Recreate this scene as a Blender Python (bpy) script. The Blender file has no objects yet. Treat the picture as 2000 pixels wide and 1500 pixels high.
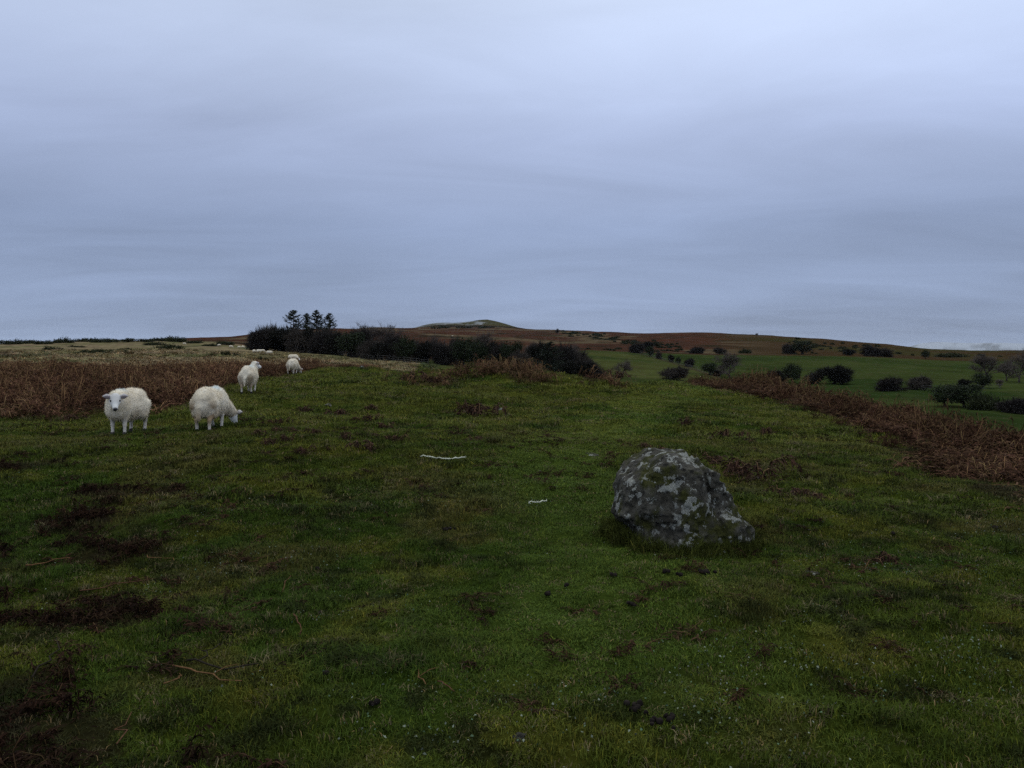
import bpy, math, random
import numpy as np
from mathutils import Vector, Matrix

rng = np.random.default_rng(7)
random.seed(7)
S = bpy.context.scene
COL = S.collection

# ------------------------------------------------------------------ camera, sky, sun, exposure
F = 1556.0            # focal length in photograph pixels (2000 wide)
VH = 690.0            # row of the level line of sight
cam_d = bpy.data.cameras.new('camera')
cam_d.sensor_width = 36.0
cam_d.lens = 36.0 * F / 2000.0
cam_d.shift_y = -(750.0 - VH) / 2000.0
cam_d.clip_start = 0.05
cam_d.clip_end = 60000.0
cam = bpy.data.objects.new('camera', cam_d)
COL.objects.link(cam)
cam.location = (0, 0, 0)
cam.rotation_euler = (math.radians(90), 0, 0)
S.camera = cam

SUN_EL, SUN_AZ = math.radians(48), math.radians(12)     # azimuth from +Y towards +X
W = bpy.data.worlds.new('World')
S.world = W
W.use_nodes = True
nt = W.node_tree
nt.nodes.clear()
N = nt.nodes.new
L = nt.links.new
def math_n(tree, op, a, b=None, clamp=False):
    n = tree.nodes.new('ShaderNodeMath'); n.operation = op; n.use_clamp = clamp
    for i, q in enumerate((a, b)):
        if q is None: continue
        if isinstance(q, (int, float)): n.inputs[i].default_value = q
        else: tree.links.new(q, n.inputs[i])
    return n.outputs[0]
tc = N('ShaderNodeTexCoord')
sep = N('ShaderNodeSeparateXYZ'); L(tc.outputs['Generated'], sep.inputs[0])
zc = math_n(nt, 'MAXIMUM', sep.outputs['Z'], 0.0)
# a level cloud deck: direction projected on a plane overhead
den = math_n(nt, 'ADD', zc, 0.10)
px = math_n(nt, 'DIVIDE', sep.outputs['X'], den)
py = math_n(nt, 'DIVIDE', sep.outputs['Y'], den)
cmb = N('ShaderNodeCombineXYZ'); L(px, cmb.inputs[0]); L(py, cmb.inputs[1])
def cloud(scale, sx, sy, off, detail=3, rough=0.5, dist=0.4):
    mp = N('ShaderNodeMapping'); mp.inputs['Scale'].default_value = (sx, sy, 1); mp.inputs['Location'].default_value = off
    L(cmb.outputs[0], mp.inputs[0])
    n = N('ShaderNodeTexNoise'); n.inputs['Scale'].default_value = scale; n.inputs['Detail'].default_value = detail
    n.inputs['Roughness'].default_value = rough; n.inputs['Distortion'].default_value = dist
    L(mp.outputs[0], n.inputs['Vector'])
    return n.outputs['Fac']
c1 = cloud(0.42, 0.75, 1.0, (3.1, 1.7, 0), 2, 0.45, 0.3)
c2 = cloud(1.25, 0.5, 1.0, (7.3, 2.2, 0), 5, 0.55, 0.8)
ramp = N('ShaderNodeValToRGB'); L(zc, ramp.inputs[0])
el = ramp.color_ramp
stops = [(0.0, (.280, .362, .540)), (0.055, (.258, .332, .505)), (0.155, (.270, .342, .520)), (0.26, (.45, .54, .78)),
         (0.38, (.63, .74, .99)), (0.70, (.84, .94, 1.0)), (1.0, (.94, 1.0, 1.0))]
while len(el.elements) < len(stops): el.elements.new(0.5)
for e, (p, c) in zip(el.elements, stops):
    e.position = p; e.color = (*c, 1)
s1 = math_n(nt, 'MULTIPLY', math_n(nt, 'SUBTRACT', c1, 0.5), 0.78)
s2 = math_n(nt, 'MULTIPLY', math_n(nt, 'SUBTRACT', c2, 0.5), 0.46)
mul = math_n(nt, 'ADD', math_n(nt, 'ADD', s1, s2), 1.0)
vm = N('ShaderNodeVectorMath'); vm.operation = 'SCALE'; L(ramp.outputs[0], vm.inputs[0]); L(mul, vm.inputs['Scale'])
sky = N('ShaderNodeTexSky'); sky.sky_type = 'NISHITA'; sky.sun_disc = False
sky.sun_elevation = SUN_EL; sky.sun_rotation = SUN_AZ
vs = N('ShaderNodeVectorMath'); vs.operation = 'SCALE'; L(sky.outputs[0], vs.inputs[0]); vs.inputs['Scale'].default_value = 0.1
mx = N('ShaderNodeMixRGB'); mx.inputs[0].default_value = 0.96
L(vs.outputs[0], mx.inputs[1]); L(vm.outputs[0], mx.inputs[2])
bg = N('ShaderNodeBackground'); bg.inputs['Strength'].default_value = 1.0
L(mx.outputs[0], bg.inputs['Color'])
ow = N('ShaderNodeOutputWorld'); L(bg.outputs[0], ow.inputs['Surface'])

sun_d = bpy.data.lights.new('sun', 'SUN'); sun_d.energy = 0.5; sun_d.angle = math.radians(50); sun_d.color = (1.0, .95, .88)
sun = bpy.data.objects.new('sun', sun_d); COL.objects.link(sun)
sdir = Vector((math.sin(SUN_AZ) * math.cos(SUN_EL), math.cos(SUN_AZ) * math.cos(SUN_EL), math.sin(SUN_EL)))
sun.rotation_euler = sdir.to_track_quat('Z', 'Y').to_euler()
vs_ = S.view_settings
vs_.view_transform = 'Standard'; vs_.look = 'None'; vs_.gamma = 1.0; vs_.exposure = 0.0; vs_.use_curve_mapping = False
S.cycles.use_denoising = False
S.cycles.use_adaptive_sampling = True; S.cycles.adaptive_threshold = .005
S.cycles.max_bounces = 5; S.cycles.diffuse_bounces = 2; S.cycles.glossy_bounces = 2; S.cycles.transparent_max_bounces = 4
S.cycles.volume_bounces = 0

# ------------------------------------------------------------------ noise
def _h(ix, iy, iz, seed):
    h = (ix * 374761393 + iy * 668265263 + iz * 2147483647 + seed * 974634777) & 0xffffffff
    h = ((h ^ (h >> 13)) * 1274126177) & 0xffffffff
    h = ((h ^ (h >> 16)) * 2246822519) & 0xffffffff
    return (h ^ (h >> 15)) / 4294967295.0
def vn2(x, y, seed=0):
    x0 = np.floor(x).astype(np.int64); y0 = np.floor(y).astype(np.int64)
    fx = x - x0; fy = y - y0
    fx = fx * fx * (3 - 2 * fx); fy = fy * fy * (3 - 2 * fy)
    z = np.zeros_like(x0)
    a = _h(x0, y0, z, seed); b = _h(x0 + 1, y0, z, seed); c = _h(x0, y0 + 1, z, seed); d = _h(x0 + 1, y0 + 1, z, seed)
    return (a * (1 - fx) + b * fx) * (1 - fy) + (c * (1 - fx) + d * fx) * fy
def fbm2(x, y, s, oct=4, seed=0, g=0.5):
    t = 0; a = 1; n = 0
    for o in range(oct):
        ca, sa = math.cos(o * 1.1 + .3), math.sin(o * 1.1 + .3)
        xr, yr = x * ca - y * sa, x * sa + y * ca
        t = t + a * vn2(xr * s + 17.3 * o, yr * s - 9.1 * o, seed + o); n += a; a *= g; s *= 2.03
    return t / n
def vn3(p, s, seed=0):
    q = p * s
    i = np.floor(q).astype(np.int64); f = q - i; f = f * f * (3 - 2 * f)
    x, y, z = i[..., 0], i[..., 1], i[..., 2]; fx, fy, fz = f[..., 0], f[..., 1], f[..., 2]
    def c(dx, dy, dz): return _h(x + dx, y + dy, z + dz, seed)
    a = (c(0,0,0)*(1-fx)+c(1,0,0)*fx)*(1-fy)+(c(0,1,0)*(1-fx)+c(1,1,0)*fx)*fy
    b = (c(0,0,1)*(1-fx)+c(1,0,1)*fx)*(1-fy)+(c(0,1,1)*(1-fx)+c(1,1,1)*fx)*fy
    return a * (1 - fz) + b * fz
def smooth(a, b, x):
    t = np.clip((x - a) / (b - a), 0, 1); return t * t * (3 - 2 * t)
def lerp(a, b, t):
    t = np.asarray(t)
    return np.asarray(a) * (1 - t[..., None]) + np.asarray(b) * t[..., None]

# ------------------------------------------------------------------ terrain: heights by bearing and distance
def V(d, v): return (d, (VH - v) / F * d)
near = [(0.5, -1.6), (3, -1.6), (6.5, -1.6)]
FAR = [(5000, -40), (20000, -90)]
T = {
 -1800: [(9, -1.45), (14, -1.25), (30, -1.0), (70, -.4), (150, .6), (300, 2.5), (500, 3), (900, -6)],
 0:    [(9, -1.42), V(12, 843), V(16, 801), V(24, 752), V(33, 728), V(45, 714), V(70, 703), V(110, 693), V(180, 683), V(260, 677), V(350, 671.5), (480, 2.5), (900, -10)],
 160:  [(9, -1.42), V(12, 843), V(16, 801), V(24, 750), V(33, 726), V(45, 712), V(70, 701), V(110, 691), V(180, 681), V(260, 674), V(370, 665), (500, 4), (900, -10)],
 330:  [(9, -1.42), V(12, 843), V(16, 802), V(24, 752), V(33, 727), V(45, 712), V(70, 701), V(110, 690), V(180, 680), V(260, 673), V(400, 664), (520, 6), V(800, 661), (1200, 4)],
 440:  [(9, -1.42), V(12, 843), V(19, 776), V(33, 730), V(45, 715), V(70, 703), V(130, 690), V(180, 682), V(250, 676), V(350, 671), V(600, 666), V(900, 655), (1300, 15)],
 500:  [(9, -1.42), V(12, 843), V(19, 774), V(33, 732), V(45, 717), V(70, 705), V(130, 691.5), V(180, 685), V(250, 680), V(350, 676), V(600, 667), V(1000, 648.5), (1500, 18)],
 570:  [(9, -1.42), V(12, 844), V(19, 775), V(33, 731), V(45, 719), V(70, 709), V(130, 694), V(190, 688), V(260, 684), V(350, 678), V(600, 666), V(1100, 642.5), (1600, 25)],
 640:  [(9, -1.44), V(12, 845), V(19, 776), V(28, 738), V(35, 722.5), V(60, 716), V(100, 706), V(150, 698), V(190, 693), V(260, 688), V(350, 681), V(600, 667), V(1200, 639.5), (1800, 35)],
 720:  [(9, -1.45), V(12, 847), V(19, 779), V(28, 739), V(34, 721.5), V(60, 722), V(100, 714), V(150, 706), V(190, 700), V(260, 692), V(350, 683), V(600, 667), V(1000, 651), V(1500, 637.5), (2100, 45)],
 820:  [(9, -1.46), V(12, 851), V(19, 783), V(24, 755), V(28, 721), (31, -.65), (40, -1.3), (65, -2.1), (100, -2.1), V(150, 710), V(200, 702), V(260, 694), V(350, 685), V(600, 667), V(1000, 652), V(1500, 642), V(2000, 638.5), V(2700, 636), (3200, 50)],
 860:  [(9, -1.46), V(12, 854), V(19, 784), V(23.5, 756), V(26, 715), (30, -.7), (40, -1.6), (65, -2.5), (100, -2.6), V(150, 712), V(200, 704), V(260, 695), V(350, 686), V(600, 668), V(1000, 653), V(1500, 643), V(2000, 639.5), V(2700, 626), (3200, 50)],
 900:  [(9, -1.47), V(12, 857), V(19, 786), V(23, 757), V(26, 711), (30, -.8), (45, -2), (65, -2.8), (100, -3), V(150, 716), V(200, 706), V(260, 696), V(350, 687), V(600, 669), V(1000, 654), V(1500, 644), V(2000, 640), V(2700, 628.5), (3200, 50)],
 952:  [(9, -1.47), V(12, 858), V(19, 787), V(22.8, 757), V(26, 710), (30, -.8), (45, -2), (65, -3), (100, -3.4), V(150, 720), V(200, 708), V(260, 698), V(350, 688), V(600, 670), V(1000, 655), V(1500, 645), V(2000, 641), V(2700, 628), (3200, 50)],
 1015: [(9, -1.47), V(12, 859), V(19, 787), V(22.8, 757), V(26, 712), (30, -.9), (45, -2.3), (65, -3.2), (100, -3.8), V(150, 725), V(200, 712), V(260, 700), V(350, 688), V(600, 671), V(1000, 657), V(1500, 646), V(2000, 642), V(2700, 638), (3200, 50)],
 1090: [(9, -1.48), V(12, 860), V(19, 788), V(22.8, 758), V(26, 722), (30, -1.1), (45, -2.6), (65, -3.6), (100, -4.2), V(150, 730), V(200, 717), V(260, 703), V(350, 688), V(420, 682), V(600, 674), V(1000, 660), V(1500, 647), V(2000, 643), (2600, 40)],
 1150: [(9, -1.48), V(12, 860), V(19, 788), V(23, 757), V(25.5, 732), (30, -1.2), (45, -2.8), (65, -4), (100, -5), V(150, 735), V(200, 722), V(260, 705), V(330, 692), V(400, 682.5), V(520, 678), V(1000, 660), V(1500, 648), V(1800, 645), (2500, 40)],
 1230: [(9, -1.5), V(12, 862), V(19, 789), V(23, 760), V(26, 744), (31, -1.3), (45, -3), (65, -5), (100, -7), V(150, 752), V(200, 735), V(260, 713), V(330, 697), V(400, 687), V(520, 681), V(800, 668), V(1200, 653), V(1500, 648.5), (2300, 35)],
 1300: [(9, -1.5), V(12, 863), V(19, 792), V(25, 757), V(30, 743), (34, -1.25), (45, -3), (65, -6), (100, -8), V(150, 760), V(200, 738), V(260, 716), V(330, 701), V(420, 690.5), V(520, 685), V(800, 666), V(1150, 648), (1700, 30)],
 1380: [(9, -1.52), V(12, 867), V(18, 800), V(24, 765), V(28, 751), (34, -1.9), (50, -4.5), (70, -7), (100, -8.3), V(150, 767), V(200, 745), V(260, 722), V(330, 705), V(420, 692), V(520, 687), V(800, 664), V(1100, 646.5), (1600, 28)],
 1490: [(9, -1.53), V(12, 873), V(18, 806), V(22, 776), V(25, 765), (32, -2.2), (50, -5), (70, -7.5), (100, -8.4), V(150, 770), V(200, 749), V(260, 728), V(330, 708), V(420, 693), V(520, 687), V(800, 664), V(1050, 651), (1500, 24)],
 1600: [(9, -1.55), V(13, 858), V(18, 802), V(21, 789), (28, -2.5), (45, -5), (65, -7), (100, -8), V(150, 772), V(200, 752), V(260, 729), V(330, 709), V(420, 694), V(520, 689), V(700, 675), V(920, 658), (1300, 12)],
 1680: [(9, -1.56), V(12, 880), V(15.5, 836), V(19, 818), (27, -2.7), (45, -5.2), (65, -7), (100, -7.8), V(150, 772), V(200, 752), V(260, 730), V(330, 711), V(420, 696), V(520, 690), V(700, 676), V(880, 667), (1300, 5)],
 1750: [(9, -1.57), V(13, 863), V(17, 829), (25, -2.8), (45, -5.5), (65, -7), (100, -7.6), V(150, 771), V(200, 752), V(260, 732), V(330, 713), V(420, 698), V(520, 692), V(800, 671), (1200, 3)],
 1810: [(9, -1.58), V(12, 888), V(16, 850), (24, -2.9), (45, -5.7), (65, -7.1), (100, -7.4), V(150, 772), V(200, 753), V(260, 734), V(330, 716), V(420, 701), V(520, 694), V(760, 680.5), (1100, -2)],
 1900: [(8, -1.58), (10.5, -1.58), (15, -1.85), (22, -3.0), (40, -5.8), (65, -7.2), (100, -7.3), V(150, 773), V(200, 754), V(260, 737), V(330, 719), V(420, 704), V(520, 696), V(750, 682.5), (1100, -2)],
 2000: [(8, -1.58), (10, -1.62), (14, -1.98), (20, -3.1), (40, -6), (65, -7.4), (100, -7.4), V(150, 775), V(200, 756), V(260, 740), V(330, 722), V(420, 706), V(520, 698), V(750, 684.5), (1100, -2)],
 2500: [(8, -1.7), (14, -2.5), (20, -3.6), (40, -7), (100, -8.5), (200, -8.5), (400, -4), (800, 0), (1500, -10)],
}
us = sorted(T)
TH0 = np.array([math.atan((u - 1000) / F) for u in us])
ND = 700
lnd = np.linspace(math.log(0.5), math.log(20000), ND)
dd = np.exp(lnd)
prof = np.array([np.interp(dd, *zip(*(near + T[u] + FAR))) for u in us])
back = np.interp(dd, [0.5, 7, 20, 60, 150, 400, 1000, 20000], [-1.6, -1.6, -1.8, -2.5, -3, -4, -8, -90])
TH = np.concatenate(([-math.pi, -2.2], TH0, [1.35, 2.2, math.pi]))
prof = np.vstack([back, back, prof, prof[-1] * .6 + back * .4, back, back])
NT = 1600
thf = np.concatenate([np.linspace(-math.pi, -1.1, 60)[:-1], np.linspace(-1.1, 1.1, NT), np.linspace(1.1, math.pi, 60)[1:]])
tab = np.empty((len(thf), ND))
for j in range(ND): tab[:, j] = np.interp(thf, TH, prof[:, j])
def gblur(a, sig, axis):
    r = int(sig * 3); k = np.exp(-0.5 * (np.arange(-r, r + 1) / sig) ** 2); k /= k.sum()
    pad = [(0, 0), (0, 0)]; pad[axis] = (r, r)
    b = np.pad(a, pad, mode='edge')
    return np.apply_along_axis(lambda m: np.convolve(m, k, 'valid'), axis, b)
tab = gblur(tab, 4.0, 1)
tab = gblur(tab, 10.0, 0)
THMAX = math.atan(1500 / F)
def base_h(x, y):
    th = np.arctan2(x, y); r = np.hypot(x, y)
    c = np.cos(np.clip(th, -THMAX, THMAX))
    d = np.clip(r * c, 0.5, 19999)
    it = np.interp(th, thf, np.arange(len(thf)))
    jt = (np.log(d) - lnd[0]) / (lnd[1] - lnd[0])
    i0 = np.clip(it.astype(int), 0, len(thf) - 2); j0 = np.clip(jt.astype(int), 0, ND - 2)
    fi = it - i0; fj = jt - j0
    return (tab[i0, j0] * (1 - fi) + tab[i0 + 1, j0] * fi) * (1 - fj) + (tab[i0, j0 + 1] * (1 - fi) + tab[i0 + 1, j0 + 1] * fi) * fj
def H(x, y):
    x = np.asarray(x, float); y = np.asarray(y, float)
    r = np.hypot(x, y)
    z = base_h(x, y)
    nearw = 1 - smooth(45, 90, r)
    z = z + nearw * (0.34 * (fbm2(x, y, .28, 2, 11) - .5) + 0.075 * (fbm2(x, y, .95, 3, 3) - .5) + 0.075 * (fbm2(x, y, 3.1, 3, 5) - .5))
    far = smooth(40, 120, r)
    z = z + far * (0.5 * (fbm2(x, y, .09, 3, 21) - .5) + 0.35 * (fbm2(x, y, .3, 2, 23) - .5))
    z = z + smooth(300, 900, r) * 5.0 * (fbm2(x, y, .011, 4, 31) - .5)
    rp = np.hypot(x + 83, (y - 2700) * .3)
    z = z + 20 * np.clip(1 - rp / 115, 0, 1) ** 1.15 + 4 * np.clip(1 - np.hypot(x + 250, (y - 2650) * .4) / 90, 0, 1)
    return z
def h1(x, y): return float(H(np.array([x]), np.array([y]))[0])
_dm = np.exp(np.linspace(math.log(2.0), math.log(4500), 2600))
def at(u, v):
    """first place where the line of sight through a photograph pixel meets the ground"""
    x = (u - 1000) / F * _dm; zr = (VH - v) / F * _dm
    hit = np.nonzero(H(x, _dm) >= zr)[0]
    k = hit[0] if len(hit) else len(_dm) - 1
    return Vector((x[k], _dm[k], float(H(x[k:k+1], _dm[k:k+1])[0])))
def pos(u, d):
    x = (u - 1000) / F * d
    return Vector((x, d, h1(x, d)))

# ------------------------------------------------------------------ zones (bearing as photograph column u, forward distance d)
def ud(x, y):
    yy = np.maximum(y, 0.3)
    return np.clip(1000 + F * x / yy, -3000, 5000), yy
def I(u, pts): return np.interp(u, *zip(*pts))
def zone_left(x, y):       # bracken belt on the left
    u, d = ud(x, y)
    w = 3.2 * (fbm2(x, y, .4, 4, 41) - .5)
    lo = I(u, [(-3000, 13), (0, 16.0), (120, 16.2), (250, 16.3), (330, 17), (400, 19), (470, 24), (540, 31), (640, 36), (720, 41)])
    hi = I(u, [(-3000, 30), (0, 33), (250, 33.5), (400, 36), (500, 42), (560, 45), (640, 46), (720, 44.5)])
    m = smooth(-1.8, 2.4, (d - lo) + w * 1.6) * smooth(-5, 4, (hi - d) + w * 5)
    gap = np.maximum(smooth(.58, .66, fbm2(x, y, .22, 2, 43)) * smooth(280, 380, u), smooth(.60, .70, fbm2(x, y, .55, 3, 44)) * .8)
    return m * (1 - .8 * gap) * (u < 740)
def zone_mound(x, y):
    u, d = ud(x, y)
    e = ((x + .25) / 3.9) ** 2 + ((y - 24.6) / 2.6) ** 2
    return smooth(1.2, .55, e + .9 * (fbm2(x, y, .8, 3, 47) - .5))
def zone_right(x, y):
    u, d = ud(x, y)
    w = 5.0 * (fbm2(x, y, .5, 4, 51) - .5)
    lo = I(u, [(1350, 30.5), (1400, 26.5), (1500, 23), (1600, 19), (1700, 15.0), (1760, 13.2), (1850, 11.4), (1900, 10.4), (2000, 9.6), (2300, 8.0), (4000, 5)])
    hi = I(u, [(1350, 33), (1500, 31), (1750, 26), (2000, 22), (4000, 20)])
    return smooth(-2.0, 2.2, (d - lo) + w) * smooth(-1, 1.5, (hi - d) + w) * (u > 1355) * (1 - .55 * smooth(.55, .68, fbm2(x, y, .9, 3, 53)))
def zone_litter(x, y):     # trampled dark bracken litter, near left and along the right bank
    u, d = ud(x, y)
    n = fbm2(x, y, 1.7, 5, 61, .6)
    def blob(pu, pv, rx, ry):
        rx *= 1.35; ry *= 1.7
        q = at0(pu, pv); return np.exp(-(((x - q[0]) / rx) ** 2 + ((y - q[1]) / ry) ** 2))
    m = 0
    for b in LIT: m = np.maximum(m, blob(*b))
    edge = smooth(-3.4, -.6, d - I(u, [(1350, 31), (1500, 23.2), (1600, 19.2), (1750, 13.4), (1900, 10.6), (2000, 9.7), (4000, 5)])) * (u > 1450) * (d < 30) * .75
    m = np.maximum(m, edge)
    return smooth(.42, .62, np.minimum(m, .8) * (-.75 + 3.0 * n))
def at0(u, v):
    d = 1.56 * F / max(v - VH, 30); d = d if d < 9 else d * .93
    return ((u - 1000) / F * d, d)
LIT = [(60, 1040, .55, .5), (190, 1090, .4, .35), (150, 1180, .6, .42), (60, 1230, .5, .3), (250, 1170, .3, .2), (120, 1440, .5, .22), (260, 1450, .35, .12),
       (30, 925, .5, .35), (215, 990, .35, .3), (90, 1310, .3, .15), (40, 1400, .35, .2), (330, 985, .25, .2), (20, 1140, .35, .4)]
PATH = [(at0(1320, 752)[0], 29.5), (at0(1318, 770)[0] - .3, 24), (3.1, 19), (2.0, 15), (1.0, 12), (.45, 9.5), (.75, 7.4), (1.0, 6.0), (.4, 4.5)]
def path_mask(x, y):
    best = np.full(np.shape(x), 1e9)
    for a, b in zip(PATH[:-1], PATH[1:]):
        ax, ay = a; bx, by = b
        t = np.clip(((x - ax) * (bx - ax) + (y - ay) * (by - ay)) / ((bx - ax) ** 2 + (by - ay) ** 2), 0, 1)
        best = np.minimum(best, np.hypot(x - ax - t * (bx - ax), y - ay - t * (by - ay)))
    return smooth(1.25, .3, best + .8 * (fbm2(x, y, .8, 3, 71) - .5))

def ground_col(x, y):
    u, d = ud(x, y)
    r = np.hypot(x, y)
    n1 = fbm2(x, y, .55, 4, 81); n2 = fbm2(x, y, 2.2, 4, 83); n3 = fbm2(x, y, 1.1, 3, 85); n4 = fbm2(x, y, 6.0, 3, 87)
    c = lerp((.048, .066, .009), (.034, .058, .008), smooth(.40, .62, n1))
    c = lerp(c, (.100, .098, .016), smooth(.50, .70, n2) * .55)
    c = lerp(c, (.082, .064, .024), smooth(.54, .72, n3) * .45)
    c = lerp(c, (.017, .020, .007), smooth(.55, .70, n4) * .8)
    c = lerp(c, (.056, .088, .014), path_mask(x, y) * .85)
    # mossy yellower strip round the mound and along the right
    c = lerp(c, (.098, .108, .018), smooth(.30, .6, n3) * smooth(8, 16, d) * .6)
    # moor
    mo = smooth(-2, 3, d - I(u, [(-3000, 30), (0, 33), (250, 34), (420, 37), (500, 42), (560, 44), (640, 40), (720, 40), (800, 60), (860, 300)])) * (u < 860)
    m1 = fbm2(x, y, .05, 4, 91); m2 = fbm2(x, y, .22, 4, 93); m3 = fbm2(x, y * .45, .9, 3, 95)
    cm = lerp((.205, .160, .092), (.140, .122, .058), smooth(.42, .62, m1))
    cm = lerp(cm, (.12, .078, .055), smooth(.54, .70, m2) * .7)
    cm = lerp(cm, (.085, .095, .035), smooth(.58, .70, fbm2(x, y, .09, 3, 97)) * .8)
    cm = lerp(cm, cm * .65, smooth(.5, .72, m3) * .6)
    # green track across the moor
    tr = np.abs(d - I(u, [(-200, 62), (0, 78), (150, 105), (300, 170), (420, 260)]))
    cm = lerp(cm, (.045, .055, .022), smooth(.11, .03, tr / d) * (u < 430) * .8)
    gp = smooth(12, 5, np.abs(d - 215)) * smooth(440, 470, u) * smooth(520, 490, u)
    cm = lerp(cm, (.04, .075, .02), gp)
    c = lerp(c, cm, mo)
    # valley pasture
    fe = I(u, [(760, 150), (900, 230), (1000, 280), (1100, 340), (1150, 398), (1230, 396), (1300, 420), (1600, 425), (1900, 415), (3000, 400)])
    fld = smooth(38, 48, d) * (u > 820)
    f1 = fbm2(x, y, .03, 4, 101); f2 = fbm2(x, y, .35, 3, 103)
    cf = lerp((.023, .037, .010), (.038, .050, .014), smooth(.4, .65, f1))
    cf = lerp(cf, (.048, .044, .020), smooth(.56, .75, f2) * .5)
    left_f = (u < I(d, [(60, 1330), (218, 1405), (262, 1345), (318, 1290), (390, 1242)])) * 1.0
    cf = lerp(cf, cf * np.array((1.4, 1.2, 1.3)), left_f)
    bank = np.abs(d - I(u, [(1242, 390), (1290, 318), (1345, 262), (1405, 218)])) * (u > 1238) * (u < 1410) + 99 * ((u <= 1238) | (u >= 1410))
    cf = lerp(cf, (.050, .040, .022), smooth(9, 4, bank) * .8)
    c = lerp(c, cf, fld)
    # rough hill above the fields
    rough = smooth(-6, 6, d - fe + 12 * (f1 - .5)) * (u > 740)
    rough = np.maximum(rough, smooth(-40, 40, d - I(u, [(300, 520), (420, 420), (500, 300), (560, 240), (800, 200)])) * (u > 300) * (u <= 900))
    b1 = fbm2(x, y, .012, 4, 111); b2 = fbm2(x, y * 1.0, .045, 4, 113)
    cb = lerp((.062, .026, .016), (.044, .023, .015), smooth(.4, .6, b2))
    cb = lerp(cb, (.105, .080, .046), smooth(.56, .64, b1) * .8)
    cb = lerp(cb, (.018, .018, .010), smooth(.60, .68, fbm2(x, y, .03, 4, 115)) * .8)
    east = smooth(1330, 1560, u)
    cb = lerp(cb, lerp((.040, .034, .013), (.046, .028, .014), smooth(.4, .62, b1)), east)
    # the summit: green turf, old snow on its western flank, dark heather at its foot
    top = smooth(2150, 2350, d) * (u > 760) * (u < 1120)
    sn = smooth(.44, .54, fbm2(x, y, .02, 5, 121, .65) + I(u, [(800, .05), (860, .02), (930, -.03), (970, -.35)]))
    ct = lerp((.052, .048, .022), (.27, .28, .30), sn * .75)
    foot = smooth(120, 30, np.abs(d - 2130)) * (u > 800) * (u < 1110)
    cb = lerp(cb, ct, top)
    cb = lerp(cb, (.012, .013, .009), foot * .9)
    c = lerp(c, cb, rough)
    # bare brown earth and litter under the bracken
    zb = np.maximum(np.maximum(zone_left(x, y), zone_right(x, y)), zone_mound(x, y) * smooth(.5, .65, fbm2(x, y, .8, 2, 157)) * .7)
    c = lerp(c, (.045, .026, .018), zb * .9)
    c = lerp(c, (.026, .018, .012), zone_litter(x, y) * .7)
    back_w = (y < 1.0)
    return np.clip(c, .004, 1)

# ------------------------------------------------------------------ mesh helpers
def link(o, parent=None):
    COL.objects.link(o)
    if parent is not None: o.parent = parent
    return o
def mesh_np(name, v, f, mat=None, smooth_=True, cols=None, extra=None):
    me = bpy.data.meshes.new(name)
    v = np.asarray(v, np.float32); f = np.asarray(f, np.int32)
    me.vertices.add(len(v)); me.vertices.foreach_set('co', v.ravel())
    k = f.shape[1]
    me.loops.add(f.size); me.loops.foreach_set('vertex_index', f.ravel())
    me.polygons.add(len(f)); me.polygons.foreach_set('loop_start', np.arange(0, f.size, k, dtype=np.int32))
    if smooth_: me.polygons.foreach_set('use_smooth', np.ones(len(f), bool))
    if cols is not None:
        a = me.attributes.new('Col', 'FLOAT_COLOR', 'POINT')
        a.data.foreach_set('color', np.column_stack([cols, np.ones(len(cols))]).astype(np.float32).ravel())
    me.update(calc_edges=True)
    me.validate()
    if mat: me.materials.append(mat)
    return me
def mesh_obj(name, v, f, mat, parent=None, smooth_=True, cols=None):
    return link(bpy.data.objects.new(name, mesh_np(name, v, f, mat, smooth_, cols)), parent)
def empty(name, loc, rz=0.0):
    o = bpy.data.objects.new(name, None); o.empty_display_size = .2
    COL.objects.link(o); o.location = loc; o.rotation_euler = (0, 0, rz); return o
def tag(o, label, cat=None, group=None, kind=None):
    o['label'] = label
    if cat: o['category'] = cat
    if group: o['group'] = group
    if kind: o['kind'] = kind
    return o

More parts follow.
